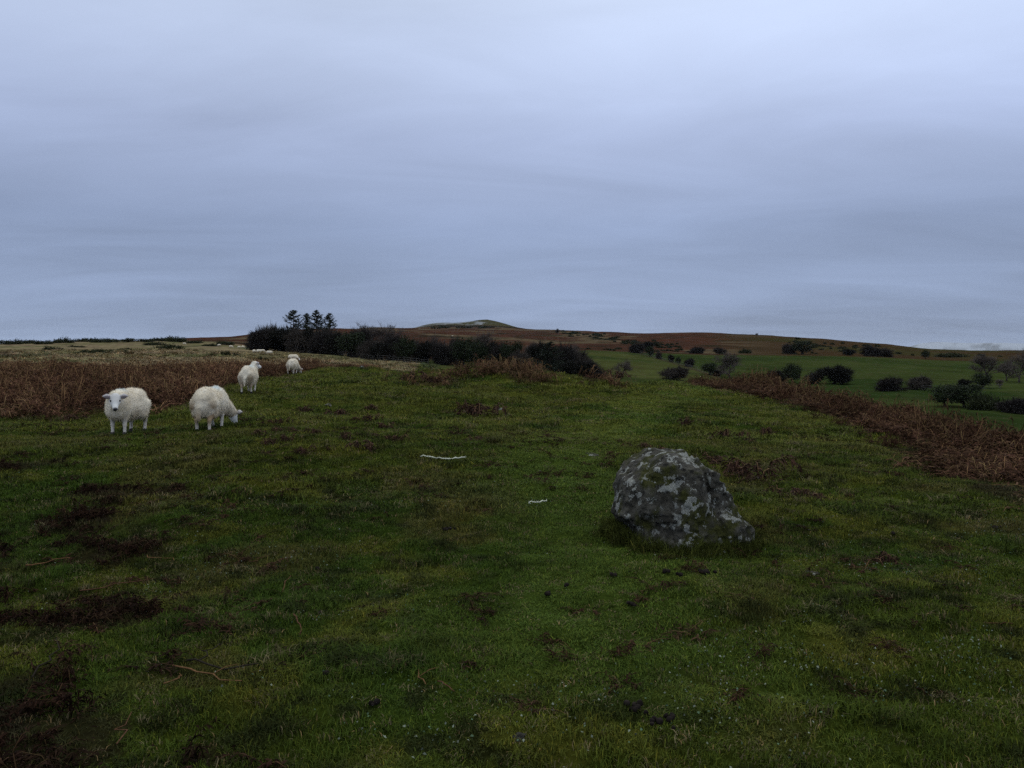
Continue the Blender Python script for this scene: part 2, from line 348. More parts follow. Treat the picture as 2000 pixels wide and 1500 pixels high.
class Geo:
    """collects tubes, slivers and cards into one mesh"""
    def __init__(s): s.v = []; s.f = []; s.c = []; s.n = 0
    def add(s, v, f, c):
        v = np.asarray(v, float).reshape(-1, 3); f = np.asarray(f, int).reshape(-1, 3)
        s.v.append(v); s.f.append(f + s.n); s.n += len(v)
        c = np.asarray(c, float)
        s.c.append(np.broadcast_to(c, (len(v), 3)) if c.ndim == 1 else c)
    def tube(s, pts, rad, c, k=4):
        pts = np.asarray(pts, float); n = len(pts)
        t = np.gradient(pts, axis=0); t /= np.linalg.norm(t, axis=1)[:, None] + 1e-9
        a = np.cross(t, np.where(np.abs(t[:, 2:3]) > .9, [[1., 0, 0]], [[0, 0, 1.]])); a /= np.linalg.norm(a, axis=1)[:, None] + 1e-9
        b = np.cross(t, a)
        ang = np.linspace(0, 2 * math.pi, k, endpoint=False)
        rad = np.broadcast_to(rad, (n,))
        v = pts[:, None] + rad[:, None, None] * (a[:, None] * np.cos(ang)[None, :, None] + b[:, None] * np.sin(ang)[None, :, None])
        f = []
        for i in range(n - 1):
            for j in range(k):
                p, q, r_, t_ = i*k+j, i*k+(j+1) % k, (i+1)*k+(j+1) % k, (i+1)*k+j
                f += [(p, q, r_), (p, r_, t_)]
        for j in range(1, k - 1): f.append(((n-1)*k, (n-1)*k+j, (n-1)*k+j+1)); f.append((0, j+1, j))
        s.add(v, f, c)
    def slivers(s, p, d, w, c):
        """p base (n,3), d vector (n,3), w width (n,), thin pointed triangles"""
        n = len(p)
        side = np.cross(d, rng.normal(size=(n, 3))); side /= np.linalg.norm(side, axis=1)[:, None] + 1e-9
        w = np.broadcast_to(w, (n,))[:, None]
        v = np.stack([p - side * w * .5, p + side * w * .5, p + d], 1)
        c = np.asarray(c, float)
        cc = np.repeat(np.broadcast_to(c, (n, 3)), 3, axis=0)
        s.add(v.reshape(-1, 3), np.arange(3 * n).reshape(-1, 3), cc)
    def leaves(s, p, d, w, c, droop=.3):
        """kite shaped, slightly folded leaf cards"""
        n = len(p)
        side = np.cross(d, rng.normal(size=(n, 3))); side /= np.linalg.norm(side, axis=1)[:, None] + 1e-9
        w = np.broadcast_to(w, (n,))[:, None]
        ln = np.linalg.norm(d, axis=1)[:, None]
        mid = p + d * .5 + np.array([0, 0, 1.]) * ln * .08
        tip = p + d - np.array([0, 0, 1.]) * ln * droop
        v = np.stack([p, mid - side * w * .5, mid + side * w * .5, tip], 1)
        f = (np.arange(n) * 4)[:, None, None] + np.array([[0, 1, 2], [1, 3, 2]])[None]
        cc = np.repeat(np.broadcast_to(np.asarray(c, float), (n, 3)), 4, axis=0)
        s.add(v.reshape(-1, 3), f.reshape(-1, 3), cc)
    def data(s): return np.concatenate(s.v), np.concatenate(s.f), np.concatenate(s.c)
    def mesh(s, name, mat, smooth_=False):
        v, f, c = s.data(); return mesh_np(name, v, f, mat, smooth_, c)
    def obj(s, name, mat, parent=None, smooth_=False):
        return link(bpy.data.objects.new(name, s.mesh(name, mat, smooth_)), parent)

def rnd(a, b, n=None): return rng.uniform(a, b, n)
def unit(n):
    v = rng.normal(size=(n, 3)); return v / np.linalg.norm(v, axis=1)[:, None]

# ------------------------------------------------------------------ materials
def mat_new(name):
    m = bpy.data.materials.new(name); m.use_nodes = True
    t = m.node_tree; b = t.nodes['Principled BSDF']
    return m, t, b
def attr(t, name='Col', kind='GEOMETRY'):
    a = t.nodes.new('ShaderNodeAttribute'); a.attribute_name = name; a.attribute_type = kind; return a.outputs['Color']
def noise(t, scale, detail=4, rough=.6, vec=None):
    n = t.nodes.new('ShaderNodeTexNoise'); n.inputs['Scale'].default_value = scale; n.inputs['Detail'].default_value = detail; n.inputs['Roughness'].default_value = rough
    if vec is not None: t.links.new(vec, n.inputs['Vector'])
    return n.outputs['Fac']
def ramp_n(t, fac, stops):
    r = t.nodes.new('ShaderNodeValToRGB'); t.links.new(fac, r.inputs[0])
    while len(r.color_ramp.elements) < len(stops): r.color_ramp.elements.new(.5)
    for e, (p, c) in zip(r.color_ramp.elements, stops):
        e.position = p; e.color = (*(c if isinstance(c, tuple) else (c, c, c)), 1)
    return r.outputs[0]
def mixc(t, fac, a, b, mode='MIX'):
    m = t.nodes.new('ShaderNodeMixRGB'); m.blend_type = mode
    for i, q in enumerate((fac, a, b)):
        if isinstance(q, (int, float)): m.inputs[i].default_value = q
        elif isinstance(q, tuple): m.inputs[i].default_value = (*q, 1)
        else: t.links.new(q, m.inputs[i])
    return m.outputs[0]
def objco(t): return t.nodes.new('ShaderNodeTexCoord').outputs['Object']
def bump(t, b, fac, strength, dist):
    n = t.nodes.new('ShaderNodeBump'); n.inputs['Strength'].default_value = strength; n.inputs['Distance'].default_value = dist
    t.links.new(fac, n.inputs['Height']); t.links.new(n.outputs[0], b.inputs['Normal'])
def vcol_mat(name, rough=.85, spec=.2, nscale=None, namt=.5, kind='GEOMETRY', aname='Col', trans=0.0):
    m, t, b = mat_new(name)
    c = attr(t, aname, kind)
    if nscale:
        c = mixc(t, 1.0, c, ramp_n(t, noise(t, nscale, 4, .6, objco(t)), [(.3, 1 - namt), (.7, 1 + namt)]), 'MULTIPLY')
    t.links.new(c, b.inputs['Base Color'])
    b.inputs['Roughness'].default_value = rough; b.inputs['Specular IOR Level'].default_value = spec
    return m
M = {}
m, t, b = mat_new('turf_ground')
co = objco(t)
c = mixc(t, 1.0, attr(t), ramp_n(t, noise(t, 14, 6, .7, co), [(.25, .45), (.5, .95), (.75, 1.5)]), 'MULTIPLY')
c = mixc(t, 1.0, c, ramp_n(t, noise(t, .6, 8, .75, co), [(.3, .72), (.7, 1.28)]), 'MULTIPLY')
t.links.new(c, b.inputs['Base Color']); b.inputs['Roughness'].default_value = 1.0; b.inputs['Specular IOR Level'].default_value = 0.0
c = mixc(t, 1.0, c, ramp_n(t, noise(t, .07, 7, .7, co), [(.32, .70), (.68, 1.30)]), 'MULTIPLY')
t.links.new(c, b.inputs['Base Color'])
bump(t, b, noise(t, 30, 6, .7, co), .8, .03)
M['ground'] = m
M['bark'] = vcol_mat('bark', .95, .0, 6, .4)
M['twig'] = vcol_mat('twigs', .95, .0)
M['leaf'] = vcol_mat('evergreen_leaf', .8, .05)
M['bracken'] = vcol_mat('dead_bracken', .85, .15, 9, .35)
M['stem'] = vcol_mat('dead_stem', .9, .03, 40, .4)
M['wool'] = vcol_mat('wool', .95, .05, 30, .12)
M['sheep'] = vcol_mat('sheep_skin', .8, .2, 25, .06)
# ------------------------------------------------------------------ ground sheet
def build_ground():
    th = np.concatenate([np.radians(np.arange(-180, -50, 2.5)), np.radians(np.arange(-50, -37, .5)), np.radians(np.arange(-37, 37, .085)),
                         np.radians(np.arange(37, 50, .5)), np.radians(np.arange(50, 180, 2.5))])
    rr = np.concatenate([[.4, .8, 1.2, 1.6], np.exp(np.arange(math.log(2.0), math.log(19000), .0135))])
    nt_, nr = len(th), len(rr)
    A, R = np.meshgrid(th, rr, indexing='ij')
    x = (np.sin(A) * R).ravel(); y = (np.cos(A) * R).ravel()
    z = H(x, y)
    cols = ground_col(x, y)
    r_ = np.hypot(x, y); u_, d_ = ud(x, y)
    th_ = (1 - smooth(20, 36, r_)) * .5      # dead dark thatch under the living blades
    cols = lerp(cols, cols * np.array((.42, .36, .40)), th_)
    i = np.arange(nt_)[:, None]; j = np.arange(nr - 1)[None, :]
    i2 = (i + 1) % nt_
    f = np.stack([i * nr + j, i * nr + j + 1, i2 * nr + j + 1, i2 * nr + j], -1).reshape(-1, 4)
    v = np.column_stack([x, y, z])
    c0 = len(v)
    v = np.vstack([v, [[0, 0, h1(0.01, 0.01)]]]); cols = np.vstack([cols, cols[:1]])
    o = mesh_obj('ground', v, f, M['ground'], cols=cols)
    tag(o, 'grassy hilltop common falling to green fields and brown hills', kind='structure')
    return o
ground = build_ground()
fan = Geo()
# small cap that closes the sheet under the photographer
a = np.radians(np.arange(0, 360, 10)); xs, ys = np.sin(a) * .41, np.cos(a) * .41
vv = np.vstack([[[0, 0, h1(.01, .01)]], np.column_stack([xs, ys, H(xs, ys)])])
fan.add(vv, [(0, 1 + (k + 1) % 36, 1 + k) for k in range(36)], (.04, .05, .015))
tag(fan.obj('ground_patch', M['ground']), 'patch of turf under the viewpoint', kind='structure').parent = ground

# far snowy ridge in the haze
def build_ridge():
    u = np.linspace(1500, 2700, 260)
    v0 = np.interp(u, [1500, 1760, 1800, 1830, 1870, 1960, 2040, 2300, 2700], [688, 681, 670, 667.5, 669.5, 670, 672, 668, 684])
    d0 = 27000.0
    rows = [(-2500, 0.0), (-1500, .35), (-700, .72), (-200, .95), (0, 1.0), (500, .8), (1800, 0)]
    V_ = []; C_ = []
    for k, (dy, hf) in enumerate(rows):
        d = d0 + dy
        x = (u - 1000) / F * d
        zt = (VH - v0) / F * d0
        zz = -90 + (zt + 90) * hf + 34 * (fbm2(x, np.full_like(x, d), .0009, 4, 131) - .5) * (hf > 0)
        V_.append(np.column_stack([x, np.full_like(x, d), zz]))
        n = fbm2(x, np.full_like(x, d * 1.7), .0022, 4, 133)
        C_.append(lerp(np.tile((.17, .17, .17), (len(u), 1)), (.38, .40, .44), smooth(.40, .55, n + .2 * hf - .08)))
    n = len(u)
    f = [(k * n + i, k * n + i + 1, (k + 1) * n + i + 1, (k + 1) * n + i) for k in range(len(rows) - 1) for i in range(n - 1)]
    o = mesh_obj('distant_mountains', np.vstack(V_), f, M['ground'], cols=np.vstack(C_))
    tag(o, 'far snow-streaked mountains fading into the haze', kind='structure')
build_ridge()

# ------------------------------------------------------------------ implicit surfaces (boulder, sheep)
def surface_nets(fun, lo, hi, h):
    n = [int(math.ceil((hi[k] - lo[k]) / h)) + 1 for k in range(3)]
    ax = [lo[k] + h * np.arange(n[k]) for k in range(3)]
    P = np.stack(np.meshgrid(*ax, indexing='ij'), -1)
    D = fun(P)
    ins = D < 0
    acc = np.zeros((n[0]-1, n[1]-1, n[2]-1, 3)); cnt = np.zeros((n[0]-1, n[1]-1, n[2]-1))
    def sl(off): return tuple(slice(o, o + n[k] - 1) for k, o in enumerate(off))
    corners = [(i, j, k) for i in (0, 1) for j in (0, 1) for k in (0, 1)]
    for a in corners:
        for axis in range(3):
            if a[axis] == 1: continue
            b = list(a); b[axis] = 1
            da, db = D[sl(a)], D[sl(b)]
            cr = (da < 0) != (db < 0)
            tt = np.where(cr, da / (da - db + 1e-12), 0)
            pt = np.zeros(da.shape + (3,)); pt[...] = a; pt[..., axis] += tt
            acc += np.where(cr[..., None], pt, 0); cnt += cr
    act = cnt > 0
    idx = -np.ones(act.shape, int); idx[act] = np.arange(act.sum())
    cell = np.stack(np.nonzero(act), -1)
    verts = np.array(lo) + h * (cell + acc[act] / cnt[act][:, None])
    faces = []
    for axis in range(3):
        b, c = [(1, 2), (2, 0), (0, 1)][axis]
        s0 = [slice(1, n[k]-1) for k in range(3)]; s0[axis] = slice(0, n[axis]-1)
        s1 = list(s0); s1[axis] = slice(1, n[axis])
        A, B = ins[tuple(s0)], ins[tuple(s1)]
        e = np.stack(np.nonzero(A != B), -1)
        if not len(e): continue
        flip = A[tuple(e.T)]
        off = np.array([1, 1, 1]); off[axis] = 0
        g = e + off
        q = []
        for db_, dc_ in ((-1, -1), (0, -1), (0, 0), (-1, 0)):
            w = g.copy(); w[:, b] += db_; w[:, c] += dc_
            q.append(idx[w[:, 0], w[:, 1], w[:, 2]])
        q = np.stack(q, -1)
        q = np.where(flip[:, None], q, q[:, ::-1])
        faces.append(q)
    f = np.concatenate(faces)
    return verts, f[(f >= 0).all(1)]
def smin(a, b, k):
    h = np.clip(.5 + .5 * (b - a) / k, 0, 1)
    return b * (1 - h) + a * h - k * h * (1 - h)
def ell(p, c, r):
    q = (p - np.array(c)) / np.array(r); l = np.linalg.norm(q, axis=-1)
    return (l - 1) * min(r) * np.where(l < 1, 1, 1) * (1 + 0 * l)
def cone(p, a, b, ra, rb):
    a = np.array(a); b = np.array(b); ab = b - a
    t = np.clip(((p - a) @ ab) / (ab @ ab), 0, 1)
    return np.linalg.norm(p - a - t[..., None] * ab, axis=-1) - (ra + (rb - ra) * t)
def normals_of(v, f):
    n = np.zeros_like(v)
    fn = np.cross(v[f[:, 2]] - v[f[:, 0]], v[f[:, 3 if f.shape[1] > 3 else 1]] - v[f[:, 1 if f.shape[1] > 3 else 0]])
    for k in range(f.shape[1]): np.add.at(n, f[:, k], fn)
    return n / (np.linalg.norm(n, axis=1)[:, None] + 1e-12)

# ------------------------------------------------------------------ stones
m, t, b = mat_new('lichened_stone')
co = objco(t)
base = ramp_n(t, noise(t, 9, 6, .7, co), [(.3, (.026, .023, .017)), (.5, (.075, .068, .054)), (.72, (.145, .135, .112))])
pits = ramp_n(t, noise(t, 22, 7, .8, co), [(.38, .10), (.47, 1.0)])
base = mixc(t, 1.0, base, pits, 'MULTIPLY')
mossn = ramp_n(t, noise(t, 3.1, 4, .6, co), [(.50, 0.0), (.60, 1.0)])
base = mixc(t, mossn, base, ramp_n(t, noise(t, 40, 4, .7, co), [(.3, (.022, .024, .006)), (.7, (.075, .075, .016))]))
lic = ramp_n(t, noise(t, 7.5, 5, .62, co), [(.572, 0.0), (.59, .95)])
lic2 = ramp_n(t, noise(t, 15.5, 5, .6, co), [(.60, 0.0), (.615, .8)])
lc = ramp_n(t, noise(t, 60, 4, .7, co), [(.3, (.16, .16, .14)), (.7, (.43, .43, .39))])
base = mixc(t, lic, base, lc); base = mixc(t, lic2, base, lc)
t.links.new(base, b.inputs['Base Color']); b.inputs['Roughness'].default_value = .88; b.inputs['Specular IOR Level'].default_value = .2
bump(t, b, noise(t, 30, 9, .8, co), 1.0, .035)
M['stone'] = m

def boulder_fun(P):
    q = P - np.array([0, 0, .40])
    planes = [((-1, -.1, .10), .47), ((-.50, -.1, .86), .385), ((.02, 0, 1), .385), ((.58, .12, .80), .385), ((1, .1, .42), .455),
              ((-.04, -1, .22), .40), ((.55, -.85, .15), .43), ((-.65, -.75, .2), .47), ((-.75, -.25, -.62), .47), ((-.3, -.9, -.35), .46),
              ((0, 1, .15), .42), ((.7, .7, .1), .48), ((-.7, .7, .1), .48), ((.15, -.55, .85), .425)]
    d = None
    for nrm, o in planes:
        nrm = np.array(nrm); nrm = nrm / np.linalg.norm(nrm)
        e = q @ nrm - o
        d = e if d is None else -smin(-d, -e, .022)
    slab = ell(P, (.43, -.16, .10), (.26, .27, .25))
    slab = np.maximum(slab, (P - np.array([.43, -.16, .10])) @ np.array([.55, 0, .83]) - .19)
    d = smin(d, slab, .04)
    d = smin(d, ell(P, (.02, -.28, .02), (.36, .26, .17)), .04)
    crack = np.abs(P[..., 0] - .30 + .25 * (P[..., 2] - .3) + .12 * (vn3(P, 5, 5) - .5)) 
    d = d + .035 * np.clip(1 - crack / .03, 0, 1) * (P[..., 1] < .1)
    d = d + .07 * (vn3(P, 3.3, 1) - .5) + .045 * (vn3(P, 8, 2) - .5) + .075 * np.clip(.16 - np.abs(vn3(P, 4.6, 6) - .5), 0, 1) + .034 * np.abs(vn3(P, 17, 3) - .5) * 2 - .012 + .018 * (vn3(P, 40, 4) - .5)
    return d
v, f = surface_nets(boulder_fun, (-.72, -.72, -.12), (.86, .66, .92), .0125)
B0 = pos(1309, 6.85)
boulder = mesh_obj('boulder', v, f, M['stone'])
boulder.location = (B0.x, B0.y, B0.z - .03)
boulder.scale = (.95, .97, .98)
tag(boulder, 'large rounded boulder blotched with pale lichen standing on the turf', 'boulder')

def stone_mesh(name, size, seed, flat=.6):
    def fun(P):
        d = None
        g = np.random.default_rng(seed)
        for k in range(11):
            nrm = g.normal(size=3); nrm[2] *= .8; nrm /= np.linalg.norm(nrm)
            e = P @ nrm - g.uniform(.36, .5)
            d = e if d is None else -smin(-d, -e, .08)
        return d + .10 * (vn3(P, 3.5, seed) - .5) + .06 * (vn3(P, 9, seed + 1) - .5)
    v, f = surface_nets(fun, (-.75, -.75, -.75), (.75, .75, .75), .05)
    v = v * np.array([size, size * .8, size * flat])
    return mesh_np(name, v, f, M['stone'])
for u, v_, wpx, sd, fl, lab in [
        (1470, 762, 26, 11, 1.0, 'grey lichened stone leaning in bracken at the edge of the bank'),
        (1503, 770, 30, 12, .6, 'pale grey stone lying at the foot of the bracken bank, right of another'),
        (640, 793, 13, 13, .5, 'small pale stone half buried in grass near dark bracken tufts'),
        (1160, 890, 22, 14, .2, 'low flat grey stone sunk in turf beyond the boulder'),
        (974, 801, 13, 15, .5, 'small dark stone beside clump of dead bracken at mid distance'),
        (1014, 1443, 28, 16, .55, 'small dark stone with white lichen spots in the foreground turf'),
        (706, 719, 8, 17, .6, 'tiny white stone on grass crest below the tree belt'),
        (1590, 1122, 20, 18, .35, 'flat grey stone showing through turf just in front of boulder')]:
    p = at(u, v_)
    s = wpx / F * p.y * 1.15
    o = link(bpy.data.objects.new('stone', stone_mesh('stone', s, sd, fl)))
    o.location = (p.x, p.y, p.z + s * fl * .08); o.rotation_euler = (0, 0, sd * 1.7)
    tag(o, lab, 'stone')

# ------------------------------------------------------------------ sheep
WOOL, FACE, LEG, HOOF, EAR = 0, 1, 2, 3, 4
def sheep_data(poll, hdir, legs, dirt, mark, seed, h=.0115, neck_low=False, body=1.0):
    poll = np.array(poll); hd = np.array(hdir, float); hd /= np.linalg.norm(hd)
    side = np.cross([0, 0, 1.], hd); side /= np.linalg.norm(side)
    up = np.cross(hd, side)
    prims = []   # (fun, kind, k)
    def E_(c, r, kind, k): prims.append((lambda P, c=c, r=r: ell(P, c, r), kind, k))
    def C_(a, b_, ra, rb, kind, k): prims.append((lambda P, a=a, b_=b_, ra=ra, rb=rb: cone(P, a, b_, ra, rb), kind, k))
    E_((0, 0, .475), (.46, .225 * body, .215), WOOL, .05)
    E_((-.27, 0, .475), (.24, .215 * body, .225), WOOL, .08)
    E_((.24, 0, .465), (.23, .20 * body, .225), WOOL, .08)
    E_((.02, 0, .40), (.34, .19 * body, .175), WOOL, .08)
    E_((-.36, 0, .40), (.15, .19, .17), WOOL, .07)
    sh = np.array([.33, 0, .50 if not neck_low else .46])
    C_(sh, poll - .03 * hd + np.array([0, 0, -.02]), .165, .085, WOOL, .07)
    C_(np.array([.38, 0, .40]), poll * .55 + np.array([.38, 0, .38]) * .45, .13, .09, WOOL, .07)
    # tail
    C_((-.47, 0, .57), (-.56, 0, .40), .045, .042, WOOL, .03)
    C_((-.56, 0, .40), (-.575, .01, .22), .042, .028, WOOL, .02)
    # legs
    for (sx, (kx, fx)) in zip((1, -1), legs['front']):
        y = .105 * sx
        C_((.26, y, .42), (.26 + kx * .4, y, .29), .085, .055, WOOL, .05)
        C_((.26 + kx * .4, y, .30), (.27 + kx, y, .17), .044, .030, LEG, .03)
        C_((.27 + kx, y, .17), (.27 + fx, y, .055), .029, .024, LEG, .015)
        C_((.27 + fx, y, .05), (.285 + fx, y, .022), .028, .034, HOOF, .008)
    for (sx, fx) in zip((1, -1), legs['hind']):
        y = .125 * sx
        C_((-.31, y * .9, .42), (-.27 + fx * .3, y * 1.05, .30), .125, .085, WOOL, .06)
        C_((-.29 + fx * .4, y, .31), (-.385 + fx * .8, y, .195), .062, .034, LEG, .04)
        C_((-.385 + fx * .8, y, .195), (-.37 + fx, y, .055), .031, .025, LEG, .015)
        C_((-.37 + fx, y, .05), (-.352 + fx, y, .022), .028, .034, HOOF, .008)
    # head
    C_(poll + .015 * hd, poll + .07 * hd - .012 * up, .078, .070, FACE, .02)
    C_(poll + .05 * hd - .01 * up, poll + .205 * hd - .012 * up, .066, .040, FACE, .03)
    C_(poll + .10 * hd - .045 * up, poll + .19 * hd - .04 * up, .035, .026, FACE, .02)
    for s in (-1, 1):
        a0 = poll + .01 * hd + side * s * .06 + up * .025
        a1 = a0 + side * s * .125 - hd * .01 + up * .005
        prims.append((lambda P, a0=a0, a1=a1: np.maximum(cone(P, a0, a0 * .4 + a1 * .6, .022, .040) , 0) * 0 +
                      smin(cone(P, a0, a0 * .45 + a1 * .55, .018, .040), cone(P, a0 * .45 + a1 * .55, a1, .040, .014), .01) + 1.2 * np.clip(np.abs((P - a0) @ (hd * .6 + up * .8)) - .007, 0, 1), EAR, .01))
    def ev(P):
        D = None; K = None; best = None
        for fn, kind, k in prims:
            e = fn(P)
            if D is None: D = e.copy(); best = e.copy(); K = np.full(e.shape, kind)
            else:
                D = smin(D, e, k); u_ = e < best; best = np.where(u_, e, best); K = np.where(u_, kind, K)
        return D, K
    def field(P):
        D, K = ev(P)
        w = (K == WOOL)
        D = D - w * (.030 * (vn3(P, 8, seed) - .45) + .012 * (vn3(P, 24, seed + 3) - .5))
        return D
    lo = (-.68, -.36, -.02); hi = (max(.62, poll[0] + .28), .42, max(.80, poll[2] + .16))
    lo = (lo[0], min(-.36, poll[1] - .28), lo[2]); hi = (hi[0], max(.36, poll[1] + .30), hi[2])
    v, f = surface_nets(field, lo, hi, h)
    _, K = ev(v)
    nr = normals_of(v, f)
    cen = np.array([0, 0, .45])
    if np.mean(np.sum(nr * (v - cen), 1)) < 0: nr = -nr
    c = np.zeros((len(v), 3))
    n1 = vn3(v, 7, seed + 7); n2 = vn3(v, 3, seed + 9)
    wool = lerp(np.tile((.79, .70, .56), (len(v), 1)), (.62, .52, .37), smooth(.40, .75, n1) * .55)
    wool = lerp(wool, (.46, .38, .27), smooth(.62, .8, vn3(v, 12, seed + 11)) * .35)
    wool = lerp(wool, (.36, .27, .17), smooth(.62, .25, v[:, 2] / .75) * .50 + dirt * smooth(.5, .8, n2) * .4)  # ground shade painted into the lower wool, plus random dirt patches
    rump = smooth(-.24, -.46, v[:, 0]) * smooth(.60, .36, v[:, 2])
    wool = lerp(wool, (.20, .125, .06), rump * dirt * smooth(.25, .6, n1) * .9)
    mk = np.exp(-(((v[:, 0] - mark[0]) / mark[2]) ** 2 + ((v[:, 1] - mark[1]) / .09) ** 2)) * smooth(.6, .68, v[:, 2]) * mark[3]
    wool = lerp(wool, (.22, .48, .66), np.clip(mk * (.6 + .7 * n1), 0, 1))
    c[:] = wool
    face = lerp(np.tile((.85, .82, .78), (len(v), 1)), (.6, .55, .5), smooth(.5, .8, n1) * .5)
    nose = smooth(.055, .03, np.linalg.norm(v - (poll + .238 * hd - .012 * up), axis=1))
    face = lerp(face, (.035, .030, .034), nose)
    mouth = smooth(.012, .004, np.abs((v - (poll + .20 * hd - .045 * up)) @ up)) * smooth(.15, .19, (v - poll) @ hd)
    face = lerp(face, (.05, .04, .04), mouth * .8)
    c = np.where((K == FACE)[:, None], face, c)
    leg = lerp(np.tile((.68, .62, .54), (len(v), 1)), (.30, .20, .11), np.clip(dirt * smooth(-.2, -.3, v[:, 0]) * .8 + .15, 0, 1) * smooth(.05, .2, v[:, 2]))
    leg = lerp(leg, (.12, .10, .08), smooth(.09, .04, v[:, 2]) * .5)
    c = np.where((K == LEG)[:, None], leg, c)
    c = np.where((K == HOOF)[:, None], np.array([.035, .030, .028]), c)
    ear = np.tile((.55, .50, .48), (len(v), 1))
    inner = ((v - poll) @ hd) > .012
    ear = np.where(inner[:, None], np.array([.22, .18, .18]), ear)
    c = np.where((K == EAR)[:, None], ear, c)
    eyes = [poll + .085 * hd + side * s * .066 + up * .018 for s in (-1, 1)]
    return v, f, c, nr, K, eyes
def make_sheep(loc, fwd, label, spec, strands=11000, scale=(1, 1, 1), group='sheep grazing on the common'):
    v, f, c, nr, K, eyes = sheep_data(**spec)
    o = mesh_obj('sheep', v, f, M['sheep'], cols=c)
    o.location = loc; o.rotation_euler = (0, 0, math.atan2(fwd[1], fwd[0]))
    tag(o, label, 'sheep', group); o.scale = scale
    if strands:
        w = np.nonzero(K == WOOL)[0]
        k = rng.choice(w, strands)
        p = v[k] + rng.normal(scale=.006, size=(strands, 3)); n = nr[k]
        d = n * .8 + np.array([-.1, 0, -.40]) + rng.normal(scale=.25, size=(strands, 3))
        d /= np.linalg.norm(d, axis=1)[:, None]
        ln = rng.uniform(.014, .032, strands)
        g = Geo(); g.slivers(p - n * .006, d * ln[:, None], rng.uniform(.003, .006, strands), np.clip(c[k] * rng.uniform(.98, 1.2, (strands, 1)), 0, .85))
        fl = g.obj('fleece', M['wool'], o); fl['kind'] = 'stuff'
    for e in eyes:
        bm = Geo(); a = np.linspace(0, 2 * math.pi, 8, endpoint=False)
        rings = [e + np.array([0, 0, .015])]
        vv = [[0, 0, .016]] + [[.016 * math.sin(q) * math.cos(w_), .016 * math.sin(q) * math.sin(w_), .016 * math.cos(q)] for q in (.8, 1.57, 2.3) for w_ in a] + [[0, 0, -.016]]
        ff = [(0, 1 + j, 1 + (j + 1) % 8) for j in range(8)]
        for r_ in range(2):
            for j in range(8):
                p0, p1, p2, p3 = 1 + r_*8 + j, 1 + r_*8 + (j+1) % 8, 9 + r_*8 + (j+1) % 8, 9 + r_*8 + j
                ff += [(p0, p3, p2), (p0, p2, p1)]
        ff += [(25, 17 + (j + 1) % 8, 17 + j) for j in range(8)]
        bm.add(np.array(vv) + e, ff, (.012, .010, .010))
        bm.obj('eye', M['sheep'], o, True)
    return o
st = {'front': [(0, 0), (0, 0)], 'hind': [0, 0]}
walk = {'front': [(.03, .10), (-.01, -.05)], 'hind': [-.04, .07]}
graze = {'front': [(.06, .14), (-.02, -.03)], 'hind': [.05, -.05]}
def rot(a, pitch):   # head direction: turned left by a, pitched down
    return (math.cos(a) * math.cos(pitch), math.sin(a) * math.cos(pitch), -math.sin(pitch))
def sheep_at(u, d): 
    p = pos(u, d); p.z -= .012; return p
NEAR_SHEEP = []
specs = {
 'look': dict(poll=(.50, .07, .60), hdir=rot(math.radians(28), math.radians(48)), legs=st, dirt=.15, mark=(.20, 0, .10, .4), seed=201, body=.80),
 'graze': dict(poll=(.70, -.15, .245), hdir=rot(math.radians(-20), math.radians(62)), legs=graze, dirt=1.0, mark=(.12, -.04, .13, .55), seed=231, neck_low=True, body=.86),
 'away': dict(poll=(.46, -.06, .74), hdir=rot(math.radians(-42), math.radians(20)), legs=walk, dirt=.8, mark=(.05, -.02, .28, .45), seed=261, body=.86),
 'graze2': dict(poll=(.66, -.16, .22), hdir=rot(math.radians(-30), math.radians(65)), legs=walk, dirt=.4, mark=(.3, 0, .05, .0), seed=291, neck_low=True, body=.86),
}
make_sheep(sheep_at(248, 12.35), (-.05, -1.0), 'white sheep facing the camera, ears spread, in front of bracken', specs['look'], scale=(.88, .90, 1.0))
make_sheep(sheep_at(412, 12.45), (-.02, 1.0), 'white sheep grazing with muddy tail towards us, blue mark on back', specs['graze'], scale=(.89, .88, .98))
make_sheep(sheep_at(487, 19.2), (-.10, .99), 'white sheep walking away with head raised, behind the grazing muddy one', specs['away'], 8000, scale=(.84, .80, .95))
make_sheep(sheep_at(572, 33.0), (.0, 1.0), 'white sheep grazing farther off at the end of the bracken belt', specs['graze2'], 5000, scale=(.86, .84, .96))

# small flock farther off: light copies of two shared bodies
def low_sheep(spec, name):
    s = dict(spec); s['h'] = .026
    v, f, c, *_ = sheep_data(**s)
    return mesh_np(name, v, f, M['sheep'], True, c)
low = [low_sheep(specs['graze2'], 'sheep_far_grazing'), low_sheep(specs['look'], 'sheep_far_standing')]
flock = [(496, 130, 2.2, 0, 'left'), (506, 133, .4, 1, 'mid'), (526, 118, 3.1, 0, ''), (573, 74, .1, 0, ''), (513, 178, .2, 0, ''), (487, 200, 2.9, 0, ''), (475, 203, .3, 0, ''),
         (467, 205, 3.0, 0, ''), (451, 208, .2, 0, ''), (474, 235, 2.0, 1, ''), (428, 228, 3.2, 0, ''), (489, 240, .5, 0, ''), (360, 260, .1, 0, '')]
flab = ['white sheep grazing on pale moor, leftmost of the nearer pair', 'white sheep standing on pale moor beside a grazing one, right of pair',
        'white sheep grazing broadside on the moor below the distant flock', 'white sheep whose back shows above the grazing sheep by the bracken',
        'white sheep grazing alone just left of the dark tree belt', 'rightmost white sheep in the distant row on the moor',
        'second white sheep from the right in the distant row', 'third white sheep from the right in the distant row',
        'fourth white sheep from the right in the distant row', 'white sheep standing behind the distant row on green patch',
        'leftmost white sheep of the distant row on the moor', 'white sheep close to the left end of tree belt on green patch',
        'lone white sheep far left on the pale moor']
